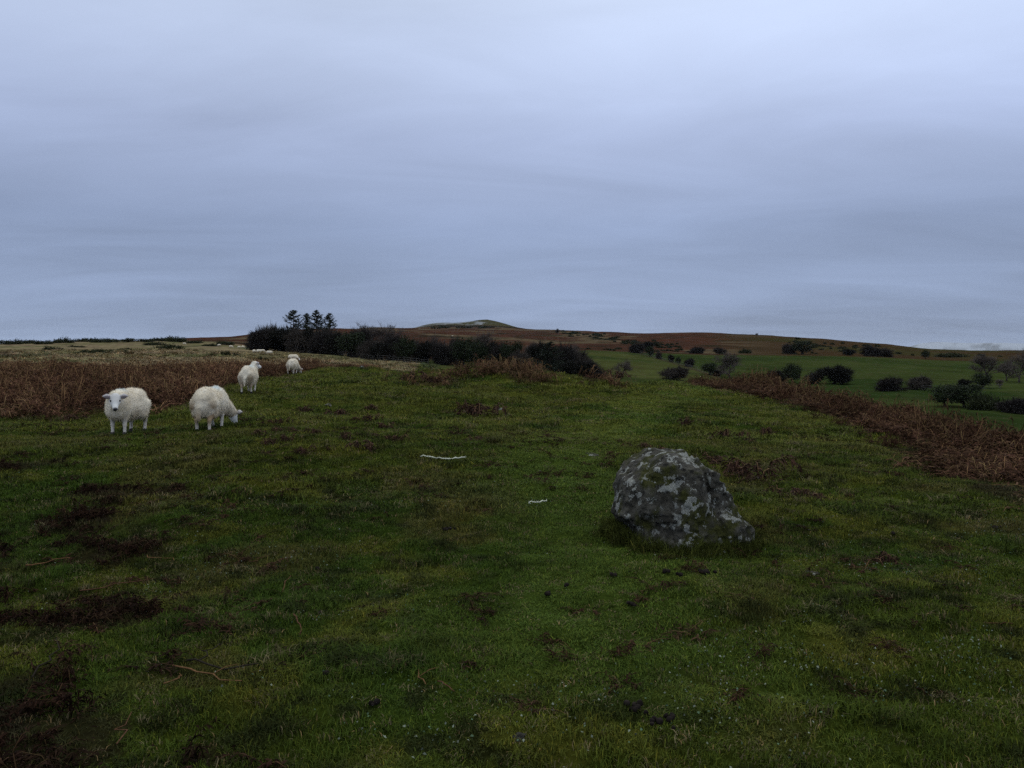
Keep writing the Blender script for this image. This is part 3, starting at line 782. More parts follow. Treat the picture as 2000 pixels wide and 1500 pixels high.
for (u, d, a, k, _), lab in zip(flock, flab):
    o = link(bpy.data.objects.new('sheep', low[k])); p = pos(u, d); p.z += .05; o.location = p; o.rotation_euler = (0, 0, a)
    o.scale = (.82,) * 3
    tag(o, lab, 'sheep', 'distant flock on the moor')
for (u, v_, a) in [(812, 641.5, 1), (819, 642.5, 3), (852, 642, 2), (884, 657.5, 0), (713, 646.5, 2), (726, 646.5, .5), (1253, 689, 1)]:
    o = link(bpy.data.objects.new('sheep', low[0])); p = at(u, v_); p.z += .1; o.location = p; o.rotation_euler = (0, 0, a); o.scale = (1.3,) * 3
    tag(o, 'tiny white sheep, a speck on the far brown hillside', 'sheep', 'specks of sheep on the far hill')

# ------------------------------------------------------------------ trees
def grow(g_t, g_c, p, d, ln, r, lev, maxlev, cfg, col):
    nseg = 4 if lev == 0 else 3
    pts = [p]; dirs = [d]
    for k in range(nseg):
        d = d + rng.normal(scale=cfg['wob'], size=3) + np.array([0, 0, cfg['lift'] * (lev > 0)])
        d = d / np.linalg.norm(d); p = p + d * ln / nseg
        pts.append(p); dirs.append(d)
    rad = r * np.linspace(1, .45, nseg + 1)
    if lev == 0: rad[0] *= 1.35
    if r > .004: (g_t if lev <= 1 else g_c).tube(pts, rad, col * rng.uniform(.8, 1.15), 5 if lev == 0 else 3)
    else: g_c.tube(pts, rad, col * rng.uniform(.8, 1.15), 3)
    if lev >= maxlev:
        n = cfg['twigs']
        t = rng.uniform(.1, 1, n)
        base = np.array([np.interp(t, np.linspace(0, 1, nseg + 1), np.array(pts)[:, a]) for a in range(3)]).T
        dv = d + rng.normal(scale=.75, size=(n, 3)); dv[:, 2] += cfg['lift']; dv /= np.linalg.norm(dv, axis=1)[:, None]
        g_c.slivers(base, dv * (rng.uniform(.5, 1.2, n) * cfg['tl'])[:, None], cfg['tw'], col * rng.uniform(.8, 1.2, (n, 1)))
        return
    n = cfg['kids'][lev]
    for k in range(n):
        t = rng.uniform(cfg['t0'][lev], 1.0) if k else 1.0
        q = np.array([np.interp(t, np.linspace(0, 1, nseg + 1), np.array(pts)[:, a]) for a in range(3)])
        a = 2 * math.pi * (k / n + rng.uniform(-.1, .1))
        out = np.array([math.cos(a), math.sin(a), 0.0]); 
        sp = rng.uniform(*cfg['spread'])
        dn = dirs[-1] * (1 - sp) + out * sp + rng.normal(scale=.18, size=3); dn /= np.linalg.norm(dn)
        grow(g_t, g_c, q, dn, ln * rng.uniform(*cfg['ratio']) * (1.15 - .35 * t), r * .52, lev + 1, maxlev, cfg, col)
def norm_tree(gt, gc):
    v = np.concatenate([np.concatenate(gt.v), np.concatenate(gc.v)])
    h = np.percentile(v[:, 2], 99.7); w = np.percentile(np.abs(v[:, :2]), 98.5)
    for g in (gt, gc):
        for a in g.v: a[:, 2] /= h; a[:, :2] /= 2 * w
def tree_proto(kind):
    gt, gc = Geo(), Geo()
    col = np.array((.042, .034, .030))
    if kind.startswith('bare'):
        cfg = dict(wob=.12, lift=.14, kids=[9, 6, 6], t0=[{'bare1': .30, 'bare2': .2, 'bare3': .05}[kind], .25, .2], spread=(.25, .85), ratio=(.55, .85), twigs=9, tl=.15, tw=.008)
        grow(gt, gc, np.zeros(3), np.array([0, 0, 1.]), .55, .032, 0, 3, cfg, np.array((.105, .084, .072)))
    elif kind.startswith('thorn'):   # dense low twiggy hawthorn
        cfg = dict(wob=.22, lift=.03, kids=[8, 7, 6], t0=[.15, .2, .2], spread=(.5, .85), ratio=(.6, .95), twigs=13, tl=.17, tw=.017)
        grow(gt, gc, np.zeros(3), np.array([.1, 0, 1.]) / 1.005, .30, .040, 0, 3, cfg, np.array({'thorn1': (.036, .031, .028), 'thorn2': (.060, .050, .042), 'thorn3': (.024, .023, .019)}[kind]))
    elif kind.startswith('holly'):   # evergreen / ivied, nearly opaque
        cfg = dict(wob=.14, lift=.06, kids=[7, 5], t0=[.25, .2], spread=(.4, .75), ratio=(.5, .8), twigs=4, tl=.1, tw=.012)
        grow(gt, gc, np.zeros(3), np.array([0, 0, 1.]), .5, .040, 0, 2, cfg, col)
        n = 2600
        cl = unit(26) * np.array([.40, .40, .36]) * (rng.uniform(.35, 1, 26) ** .5)[:, None] + np.array([0, 0, .60])
        k = rng.integers(0, 26, n)
        p = cl[k] + rng.normal(scale=.085, size=(n, 3)); p[:, 2] = np.maximum(p[:, 2], .10)
        gc.leaves(p, unit(n) * rng.uniform(.035, .075, (n, 1)), rng.uniform(.03, .05, n), np.array((.020, .026, .013)) * rng.uniform(.5, 1.6, (n, 1)))
    elif kind.startswith('gorse'):
        n = 1500
        cl = np.column_stack([rng.uniform(-.45, .45, 22), rng.uniform(-.4, .4, 22), rng.uniform(.0, .5, 22)])
        cl[:, 2] *= 1.2 - 1.7 * np.abs(cl[:, 0])
        k = rng.integers(0, 22, n)
        p = cl[k] + rng.normal(scale=(.08, .08, .12), size=(n, 3)); p[:, 2] = np.abs(p[:, 2]) * .8
        d = rng.normal(size=(n, 3)); d[:, 2] = np.abs(d[:, 2]) + .4; d /= np.linalg.norm(d, axis=1)[:, None]
        gc.slivers(p, d * rng.uniform(.08, .22, (n, 1)), rng.uniform(.02, .05, n), np.array((.024, .028, .012)) * rng.uniform(.5, 1.7, (n, 1)))
        for c0 in cl[:1]:
            gt.tube([np.array([c0[0] * .4, c0[1] * .4, 0]), c0 * np.array([.8, .8, .5]), c0], [.022, .015, .006], (.04, .032, .026), 3)
    elif kind.startswith('spruce'):
        gap = {'spruce1': (.60, .72), 'spruce2': (.5, .52), 'spruce3': (.3, .31), 'spruce4': (.40, .44)}[kind]
        gt.tube([(0, 0, 0), (.006, .004, .35), (-.004, 0, .7), (0, 0, 1.0)], [.034, .024, .013, .004], (.04, .032, .028), 6)
        nb = 135
        for k in range(nb):
            z = .12 + .87 * (k + rng.uniform(0, 1)) / nb
            if gap[0] < z < gap[1] and rng.random() < .75: continue
            ln = .40 * min(1.0, ((1 - z) / .45)) ** .85 * rng.uniform(.55, 1.2) + .015
            if kind == 'spruce1' and z > .72: ln *= 1.25
            a = rng.uniform(0, 2 * math.pi); o = np.array([math.cos(a), math.sin(a), 0])
            rise = .05 + .7 * max(0, z - .7) - .30 * (z < .55)
            p0 = np.array([0, 0, z]); p1 = p0 + o * ln * .55 + np.array([0, 0, ln * (rise - .10)]); p2 = p0 + o * ln + np.array([0, 0, ln * (rise + .12)])
            gc.tube([p0, p1, p2], [.007, .005, .002], (.036, .030, .026), 3)
            n = int(18 + 90 * ln)
            t = rng.uniform(.12, 1, n)[:, None]
            base = np.where(t < .55, p0 + (p1 - p0) * t / .55, p1 + (p2 - p1) * (t - .55) / .45)
            d = o * .55 + np.column_stack([rng.normal(scale=.55, size=n), rng.normal(scale=.55, size=n), rng.normal(scale=.25, size=n) - .28]); 
            gc.slivers(base, d * rng.uniform(.035, .075, (n, 1)), rng.uniform(.010, .020, n), np.array((.022, .028, .018)) * rng.uniform(.6, 1.5, (n, 1)))
    norm_tree(gt, gc)
    lm = M['leaf'] if kind[:5] in ('holly', 'gorse', 'spruc') else M['twig']
    return gt.mesh('trunk_' + kind, M['bark'], True), gc.mesh('crown_' + kind, lm)
PROTO = {k: tree_proto(k) for k in ('bare1', 'bare2', 'bare3', 'thorn1', 'thorn2', 'thorn3', 'holly1', 'holly2', 'gorse1', 'gorse2', 'spruce1', 'spruce2', 'spruce3', 'spruce4')}
NT_ = 0
def plant(kind, u, d, hpx, wpx, name, label, cat, group=None, base_v=None):
    """tree of a kind at a bearing and distance; size in photograph pixels at that distance"""
    global NT_
    NT_ += 1
    p = pos(u, d)
    o = empty(name, (p.x, p.y, p.z - .05), NT_ * 2.4)
    w = wpx / F * d; h = hpx / F * d
    for part, me in zip(('trunk', 'crown'), PROTO[kind]):
        c = link(bpy.data.objects.new(part, me), o)
        c.scale = (w, w, h)
    tag(o, label, cat, group)
    return o
ORD = ['first', 'second', 'third', 'fourth', 'fifth', 'sixth', 'seventh', 'eighth', 'ninth', 'tenth', 'eleventh', 'twelfth', 'thirteenth', 'fourteenth', 'fifteenth',
       'sixteenth', 'seventeenth', 'eighteenth', 'nineteenth', 'twentieth', 'twenty-first', 'twenty-second', 'twenty-third', 'twenty-fourth', 'twenty-fifth', 'twenty-sixth', 'twenty-seventh',
       'twenty-eighth', 'twenty-ninth', 'thirtieth', 'thirty-first', 'thirty-second', 'thirty-third', 'thirty-fourth', 'thirty-fifth', 'thirty-sixth', 'thirty-seventh', 'thirty-eighth', 'thirty-ninth', 'fortieth']
for k, (u, d, hp, wp, kd) in enumerate([(573, 206, 82, 42, 'spruce1'), (598, 207, 77, 36, 'spruce2'), (618, 205, 84, 42, 'spruce3'), (643, 204, 80, 42, 'spruce4')]):
    plant(kd, u, d, hp, wp, 'spruce_tree', ['leftmost tall conifer above the tree belt, open below its tufted top', 'second tall conifer from the left above the tree belt',
          'third and tallest conifer from the left above tree belt', 'rightmost of the four tall conifers above the tree belt'][k], 'conifer', 'four conifers in the belt')
belt = [(503, 192, 44, 50, 'thorn1'), (522, 196, 50, 52, 'thorn2'), (545, 193, 48, 56, 'thorn3'), (560, 199, 50, 50, 'thorn1'), (583, 190, 46, 52, 'thorn2'), (605, 192, 48, 56, 'thorn3'),
        (628, 188, 48, 54, 'thorn1'), (650, 192, 52, 56, 'thorn2'), (668, 182, 48, 50, 'thorn3'), (688, 172, 52, 58, 'holly1'), (706, 185, 60, 58, 'thorn1'), (716, 170, 40, 40, 'thorn2'),
        (728, 190, 68, 66, 'bare1'), (747, 165, 38, 40, 'thorn3'), (758, 192, 66, 60, 'bare2'), (775, 172, 52, 46, 'thorn1'), (790, 150, 54, 44, 'holly2'), (812, 160, 44, 46, 'thorn2'),
        (832, 152, 46, 44, 'thorn3'), (850, 165, 56, 50, 'bare3'), (868, 150, 46, 44, 'thorn1'), (886, 158, 54, 46, 'thorn2'), (906, 146, 58, 46, 'holly1'), (930, 140, 58, 46, 'holly2'),
        (937, 175, 66, 50, 'bare1'), (955, 150, 54, 50, 'thorn3'), (976, 146, 54, 48, 'thorn1'), (1000, 140, 60, 48, 'holly1'), (1022, 134, 46, 40, 'thorn2'), (1036, 155, 56, 48, 'bare2'),
        (1052, 150, 60, 44, 'thorn3'), (1074, 132, 68, 56, 'spruce3'), (1098, 150, 60, 46, 'thorn1'), (1112, 175, 56, 44, 'bare3'), (1128, 152, 50, 56, 'thorn2'), (1122, 138, 34, 52, 'thorn3'), (1148, 140, 38, 62, 'thorn1')]
belt.sort(key=lambda q: q[0])
LOOK = {'thorn': 'dense dark leafless thorn', 'holly': 'black-green dense evergreen tree', 'bare': 'bare grey-brown tree', 'spruce': 'dark bushy conifer'}
for k, (u, d, hp, wp, kd) in enumerate(belt):
    nm = {'t': 'thorn_tree', 'h': 'evergreen_tree', 'b': 'bare_tree', 's': 'spruce_tree'}[kd[0]]
    plant(kd, u, d, hp, wp, nm, LOOK[kd[:-1]] + ', ' + ORD[k] + ' from the left in the tree belt', 'tree', 'dark tree belt across the middle')
fieldtrees = [
 (1242, 385, 20, 28, 'thorn1', 'small dark thorn at the top corner of the field hedge line'), (1270, 345, 22, 17, 'holly1', 'upright dark bush below the top of field hedge line'),
 (1287, 322, 15, 14, 'thorn2', 'third small thorn down the field hedge line'), (1310, 300, 15, 13, 'thorn3', 'fourth small thorn down the field hedge line'),
 (1325, 285, 15, 12, 'holly2', 'fifth narrow bush down the field hedge line'), (1345, 270, 17, 19, 'thorn1', 'sixth thorn down the field hedge line, with a bare stem'),
 (1387, 232, 24, 32, 'holly1', 'black windswept bush at the bottom of field hedge line'), (1425, 222, 50, 58, 'bare2', 'bare round-headed tree alone in the green field'),
 (1312, 195, 26, 54, 'thorn2', 'low dark bush just beyond the path crest'), (1216, 190, 34, 36, 'bare3', 'pale thin bare shrub in field right of tree belt'),
 (1405, 225, 14, 22, 'thorn3', 'small scrub at foot of the bare field tree'),
 (1548, 205, 40, 38, 'holly2', 'dense dark evergreen bush rising over the bracken bank'), (1518, 210, 24, 34, 'thorn1', 'grey scrub left of the dense evergreen bush'),
 (1588, 205, 26, 32, 'thorn2', 'grey scrub between evergreen bush and dome-shaped thorn'), (1628, 200, 38, 58, 'thorn3', 'dome-shaped leafless thorn behind the bracken bank'),
 (1735, 165, 28, 52, 'thorn1', 'flat-topped thorn, left of the pair in field corner'), (1790, 170, 27, 50, 'thorn2', 'flat-topped thorn, right of the pair in field corner'),
 (1918, 185, 30, 36, 'holly1', 'round black bush on the field bank far right'), (1886, 190, 18, 24, 'thorn3', 'small grey thorn left of round black bush'),
 (1952, 185, 18, 18, 'bare1', 'little bare thorn right of the round black bush'), (1932, 240, 52, 64, 'bare1', 'bare spreading tree left of the tall one at right edge'),
 (1966, 235, 40, 40, 'bare2', 'smaller bare tree between two taller ones, right edge'), (1990, 228, 66, 56, 'bare3', 'tallest bare tree at the right edge of the picture'),
 (1846, 112, 44, 60, 'holly2', 'left end bush of the black hedge below the bank'), (1884, 108, 48, 70, 'holly1', 'middle bush of the black hedge below bracken bank'),
 (1928, 104, 34, 64, 'gorse1', 'right end bush of the black hedge below bank'), (1980, 100, 30, 60, 'thorn1', 'low dark scrub at the right edge below bracken bank'),
 (1282, 560, 13, 14, 'holly2', 'dark bush standing on brown slope above the fields'), (1266, 520, 16, 26, 'thorn3', 'grey thorn cluster on brown slope above field hedge'),
 (1360, 450, 14, 28, 'thorn1', 'dark thorn on the upper edge of field, middle'), (1408, 450, 13, 24, 'thorn2', 'small thorn on upper field edge right of another'),
 (1455, 470, 10, 22, 'gorse2', 'low gorse on the upper field edge'), (1567, 455, 28, 42, 'holly1', 'broad black evergreen clump on the upper field edge'),
 (1545, 460, 20, 30, 'thorn2', 'grey scrub left of the broad black clump'), (1660, 455, 13, 26, 'thorn3', 'thorn on upper field edge right of black clump'),
 (1704, 440, 22, 36, 'thorn1', 'dark rounded thorn on upper field edge, far right'), (1728, 445, 18, 34, 'thorn2', 'dark thorn right of the rounded one on field edge'),
 (1808, 430, 18, 16, 'holly2', 'narrow dark bush on upper field edge near right'), (1858, 470, 10, 50, 'gorse1', 'long low gorse patch above field near right edge'),
 (1088, 1300, 9, 7, 'thorn2', 'lone dark tree on skyline right of the summit'), (1478, 950, 7, 7, 'bare1', 'lone bare tree on the skyline of the rounded hill')]
for u, d, hp, wp, kd, lab in fieldtrees:
    nm = {'t': 'thorn_tree', 'h': 'evergreen_bush', 'b': 'bare_tree', 'g': 'gorse_bush'}[kd[0]]
    plant(kd, u, d, hp, wp, nm, lab, {'t': 'tree', 'h': 'bush', 'b': 'tree', 'g': 'bush'}[kd[0]], 'trees and thorns of the fields')
gorse = [(190, 104, 10, 52, 'low dark gorse patch in the middle of the pale moor'), (168, 106, 6, 26, 'small gorse running left from the middle patch'), (244, 108, 6, 12, 'tiny gorse, left of two on the pale moor'),
 (252, 100, 7, 16, 'tiny gorse, right of two on the pale moor'), (330, 150, 12, 44, 'dark spiky gorse upper middle of moor'), (312, 155, 7, 26, 'gorse tail left of the spiky one'),
 (104, 150, 9, 30, 'dark gorse on the moor beside the green track'), (15, 300, 9, 44, 'gorse on the skyline at the left edge'), (60, 320, 7, 40, 'gorse on the skyline, second from left edge'),
 (122, 310, 10, 34, 'taller gorse on the skyline near left'), (85, 290, 7, 26, 'gorse just below the left skyline'), (150, 200, 5, 26, 'thin gorse streak below the left skyline'),
 (170, 335, 7, 50, 'long gorse line on left skyline'), (215, 345, 6, 48, 'second long gorse line on left skyline'), (268, 330, 6, 50, 'third long gorse line on left skyline'),
 (318, 360, 8, 40, 'gorse on skyline where the brown hill begins'), (345, 340, 10, 36, 'big dark gorse where brown hill meets moor'), (300, 250, 6, 36, 'gorse streak below the long gorse lines'),
 (245, 160, 4, 18, 'small flat gorse left of spiky one'), (415, 92, 6, 13, 'small gorse on moor above the bracken, left of three'), (440, 95, 10, 17, 'small gorse above the bracken, middle of three'),
 (463, 93, 8, 14, 'small gorse above the bracken, right of three'), (512, 66, 8, 20, 'dark gorse at the top edge of bracken belt'), (412, 230, 6, 26, 'gorse left of the distant flock'), (440, 280, 7, 30, 'gorse above the distant flock'),
 (380, 300, 6, 30, 'gorse on the moor under the brown hill'), (205, 315, 7, 40, 'gorse clump under the second skyline line')]
for k, (u, d, hp, wp, lab) in enumerate(gorse):
    plant('gorse%d' % (1 + k % 2), u, d, hp * 1.25, wp * 1.15, 'gorse_bush', lab, 'gorse', 'gorse bushes on the moor')
hillb = []
for k in range(64):
    u = rng.uniform(1090, 1330); v_ = np.interp(u, [1090, 1330], [650, 680]) + rng.normal(scale=4.0)
    hillb.append((u, v_, 'dark gorse clump dotted over brown slope between summit and fields'))
for k in range(44):
    u = rng.uniform(1540, 1720); hillb.append((u, np.interp(u, [1540, 1720], [672, 684]) + rng.normal(scale=5), 'dark gorse clump dotted over the olive hill above the fields'))
for k in range(16): hillb.append((rng.uniform(830, 1010), 640.5 + rng.normal(scale=.5), 'dark heather clump in the line at foot of the snowy summit'))
for k in range(22):
    u = rng.uniform(1120, 1420); hillb.append((u, np.interp(u, [1120, 1420], [681, 690]) + rng.normal(scale=1.0), 'dark gorse clump along the upper edge of the left field'))
for k in range(16):
    u = rng.uniform(1440, 1960); hillb.append((u, np.interp(u, [1440, 1700, 1960], [691, 692, 697]) + rng.normal(scale=1.0), 'dark gorse clump along the upper edge of the large field'))
for (u, v_, lab) in hillb:
    p = at(u, v_)
    if p.y > 2450: continue
    plant('gorse%d' % rng.integers(1, 3), u, p.y, rng.uniform(2.5, 5), rng.uniform(5, 15), 'gorse_bush', lab, 'gorse', 'gorse scattered over the far hillside')

# ------------------------------------------------------------------ summit cairn, fences
g = Geo(); pc = at(952, 624)
for k in range(28):
    z = rng.uniform(0, 2.4); rr = (2.6 - z) * .7
    q = np.array([rng.normal() * rr * .5, rng.normal() * rr * .5, z])
    vv = q + unit(8) * .55
    c0 = vv.mean(0)
    g.add(np.vstack([q + np.array(s) * rng.uniform(.35, .6) for s in ((1,0,0), (-1,0,0), (0,1,0), (0,-1,0), (0,0,1), (0,0,-1))]),
          [(0,2,4), (2,1,4), (1,3,4), (3,0,4), (2,0,5), (1,2,5), (3,1,5), (0,3,5)], np.array((.10, .10, .09)) * rng.uniform(.6, 1.3))
o = g.obj('summit_cairn', M['stem']); o.location = pc; o['kind'] = 'thing'
tag(o, 'little stone cairn on the top of the far hill', 'cairn')
def fence(pts, label, hgt=1.15, step=3.2):
    P = [pos(u, d) for u, d in pts]
    o = empty('wire_fence', P[0]); tag(o, label, 'fence')
    post = Geo(); post.tube([(0, 0, -.2), (.01, 0, hgt * .6), (0, .01, hgt)], [.05, .05, .045], (.06, .052, .045), 6); pm = post.mesh('fence_post', M['stem'], True)
    tops = []
    for a, b in zip(P[:-1], P[1:]):
        n = max(1, int((b - a).length / step))
        for k in range(n):
            q = a.lerp(b, k / n); z = h1(q.x, q.y)
            c = link(bpy.data.objects.new('post', pm), o); c.location = Vector((q.x, q.y, z)) - P[0]; c.rotation_euler = (rng.normal() * .05, rng.normal() * .05, rng.uniform(0, 6))
            tops.append(np.array([q.x - P[0].x, q.y - P[0].y, z - P[0].z]))
    for hh in (.35, .7, 1.08):
        w = Geo(); w.tube([q + np.array([0, 0, hh]) for q in tops], .012, (.16, .16, .16), 3); w.obj('wire', M['stem'], o)
fence([(660, 178), (720, 165), (790, 143), (850, 128)], 'post and wire fence under the dark tree belt')
fence([(1250, 378), (1290, 318), (1345, 262), (1400, 222)], 'post and wire fence running down the field hedge line')
fence([(1800, 165), (1850, 172), (1920, 180), (1990, 182)], 'post fence across the field corner near right edge')

# ------------------------------------------------------------------ scattering with geometry nodes ("stuff")
def proto_collection(name, meshes):
    c = bpy.data.collections.new(name)
    for k, me in enumerate(meshes):
        o = bpy.data.objects.new('%s_%02d' % (name, k), me); c.objects.link(o)
    return c
def scatter(name, p, rot, scl, idx, col, coll, label):
    me = bpy.data.meshes.new(name)
    me.vertices.add(len(p)); me.vertices.foreach_set('co', np.asarray(p, np.float32).ravel())
    def A(n_, ty, key, d):
        a = me.attributes.new(n_, ty, 'POINT'); a.data.foreach_set(key, np.asarray(d).ravel())
    A('rot', 'FLOAT_VECTOR', 'vector', np.asarray(rot, np.float32)); A('scl', 'FLOAT_VECTOR', 'vector', np.asarray(scl, np.float32))
    A('pick', 'INT', 'value', np.asarray(idx, np.int32))
    A('tint', 'FLOAT_COLOR', 'color', np.column_stack([col, np.ones(len(p))]).astype(np.float32))
    o = link(bpy.data.objects.new(name, me))
    gn = bpy.data.node_groups.new(name + '_scatter', 'GeometryNodeTree')
    gn.interface.new_socket('Geometry', in_out='INPUT', socket_type='NodeSocketGeometry')
    gn.interface.new_socket('Geometry', in_out='OUTPUT', socket_type='NodeSocketGeometry')
    n = gn.nodes.new; l = gn.links.new
    gi, go = n('NodeGroupInput'), n('NodeGroupOutput')
    ci = n('GeometryNodeCollectionInfo'); ci.inputs['Collection'].default_value = coll; ci.inputs['Separate Children'].default_value = True; ci.inputs['Reset Children'].default_value = True
    ip = n('GeometryNodeInstanceOnPoints'); ip.inputs['Pick Instance'].default_value = True
    def na(nm, ty):
        q = n('GeometryNodeInputNamedAttribute'); q.data_type = ty; q.inputs['Name'].default_value = nm
        return q.outputs['Attribute']
    l(gi.outputs[0], ip.inputs['Points']); l(ci.outputs[0], ip.inputs['Instance'])
    l(na('pick', 'INT'), ip.inputs['Instance Index']); l(na('rot', 'FLOAT_VECTOR'), ip.inputs['Rotation']); l(na('scl', 'FLOAT_VECTOR'), ip.inputs['Scale'])
    l(ip.outputs[0], go.inputs[0])
    md = o.modifiers.new('scatter', 'NODES'); md.node_group = gn
    tag(o, label, kind='stuff')
    return o
def tint_mat(name, rough=.8, spec=.2):
    m, t, b = mat_new(name)
    c = mixc(t, 1.0, attr(t, 'tint', 'INSTANCER'), attr(t, 'Col'), 'MULTIPLY')
    t.links.new(c, b.inputs['Base Color']); b.inputs['Roughness'].default_value = rough; b.inputs['Specular IOR Level'].default_value = spec
    return m
M['blade'] = tint_mat('grass_blade', .8, .04)
M['bracken_t'] = tint_mat('bracken_tinted', .9, .04)
def sector(n, d0, d1, half=.74, power=None):
    """points spread over the ground in a wedge in front of the viewpoint, even per square metre"""
    y = np.sqrt(rng.uniform(d0 * d0, d1 * d1, n)); x = rng.uniform(-half, half, n) * (y + .6)
    return x, y
def tuft(nb, hh, ww, spread, lean, seed):
    g = Geo()
    a = rng.uniform(0, 2 * math.pi, nb); r_ = spread * np.sqrt(rng.uniform(0, 1, nb))
    p = np.column_stack([r_ * np.cos(a), r_ * np.sin(a), np.full(nb, -.006)])
    b = rng.uniform(0, 2 * math.pi, nb); out = np.column_stack([np.cos(b), np.sin(b), np.zeros(nb)])
    h_ = hh * rng.uniform(.45, 1.15, nb)[:, None]; le = lean * rng.uniform(.3, 1.3, nb)[:, None]
    up = np.array([0, 0, 1.])
    side = np.cross(out, up)
    w = (ww * rng.uniform(.6, 1.2, nb))[:, None]
    m1 = p + up * h_ * .6 + out * le * h_ * .35; t1 = p + up * h_ * (1 - .35 * le) + out * le * h_
    v = np.stack([p - side * w * .5, p + side * w * .5, m1 - side * w * .4, m1 + side * w * .4, t1], 1)
    f = (np.arange(nb) * 5)[:, None, None] + np.array([[0, 1, 3], [0, 3, 2], [2, 3, 4]])[None]
    cc = rng.uniform(.7, 1.3, (nb, 1)) * np.where(rng.random((nb, 1)) < .16, [[1.9, 1.5, 1.3]], [[1., 1., 1.]])
    cv = np.repeat(cc, 5, axis=0)
    g.add(v.reshape(-1, 3), f.reshape(-1, 3), cv)
    return g.mesh('grass_tuft', M['blade'])
tufts = [tuft(34, .034, .0034, .065, .8, k) for k in range(6)] + [tuft(30, .065, .0038, .055, 1.0, k) for k in range(3)]
GT = proto_collection('grass_tufts', tufts)
def bracken_cover(x, y): return np.maximum(np.maximum(zone_left(x, y), zone_right(x, y)), zone_litter(x, y) * .8)
P_, R_, S_, I_, C_ = [], [], [], [], []
for n, d0, d1, sc, szz in [(26000, 2.3, 7.5, 1.0, 1.0), (26000, 7.5, 13, 1.45, 1.15), (24000, 13, 22, 2.2, 1.5), (16000, 22, 36, 3.4, 2.0)]:
    x, y = sector(n, d0, d1)
    keep = rng.random(n) > np.maximum(np.maximum(zone_left(x, y), zone_right(x, y)) * .92, zone_litter(x, y) * .55)
    bx, by = x - B0.x, y - B0.y
    keep &= ~((np.abs(bx) < .34) & (np.abs(by) < .3))
    x, y = x[keep], y[keep]
    c = ground_col(x, y) * rng.uniform(.75, 1.35, (len(x), 1))
    pm = path_mask(x, y)
    rough_ = fbm2(x, y, 1.6, 3, 141)
    long_ = (rough_ > .60) & (rng.random(len(x)) < .5) & (pm < .4)
    straw = rng.random(len(x)) < .07
    c[straw] = np.array((.13, .105, .055)) * rng.uniform(.6, 1.2, (straw.sum(), 1))
    idx = np.where(long_, rng.integers(6, 9, len(x)), rng.integers(0, 6, len(x)))
    zf = szz * (.30 + 1.5 * fbm2(x, y, 3.0, 2, 143) ** 1.3) * (1 - .35 * pm)
    P_.append(np.column_stack([x, y, H(x, y)])); I_.append(idx); C_.append(c * 1.04)
    R_.append(np.column_stack([rng.normal(scale=.12, size=len(x)), rng.normal(scale=.12, size=len(x)), rng.uniform(0, 6.28, len(x))]))
    S_.append(np.column_stack([np.full(len(x), sc) * rng.uniform(.8, 1.25, len(x))] * 2 + [zf]))
# ring of long grass round the boulder
n = 620
a = rng.uniform(0, 2 * math.pi, n)
x = B0.x + .08 + np.cos(a) * (.50 + .16 * np.abs(rng.normal(size=n)) * .6) ; y = B0.y - .05 + np.sin(a) * (.43 + .10 * np.abs(rng.normal(size=n)))
P_.append(np.column_stack([x, y, H(x, y)])); I_.append(rng.integers(6, 9, n)); C_.append(np.array((.052, .060, .012)) * rng.uniform(.4, 1.3, (n, 1)))
R_.append(np.column_stack([rng.normal(scale=.3, size=(n, 2)), rng.uniform(0, 6.28, n)])); S_.append(np.column_stack([rng.uniform(.8, 1.3, n)] * 2 + [rng.uniform(1.2, 3.0, n)]))
scatter('grass', np.vstack(P_), np.vstack(R_), np.vstack(S_), np.concatenate(I_), np.vstack(C_), GT, 'short mossy grazed grass with rough tufts')
# tussocks of the pale moor
mt = proto_collection('moor_tufts', [tuft(40, .30, .022, .20, .9, k) for k in range(4)])
n = 15000
x, y = sector(n, 34, 150)
u, d = ud(x, y)
kp = (u < 850) & (d > I(u, [(-3000, 30), (0, 33), (250, 34), (420, 37), (500, 42), (560, 46), (640, 44), (720, 42), (850, 60)])) & (u > -60)
x, y = x[kp], y[kp]; n = len(x)
scatter('moor_grass', np.column_stack([x, y, H(x, y) - .02]), np.column_stack([rng.normal(scale=.15, size=(n, 2)), rng.uniform(0, 6.28, n)]),
        np.column_stack([rng.uniform(.7, 1.5, n) * (1 + y / 90)] * 2 + [rng.uniform(.35, .9, n)]), rng.integers(0, 4, n), ground_col(x, y) * rng.uniform(.7, 1.4, (n, 1)) * 1.15, mt, 'pale dead moor grass in tussocks')

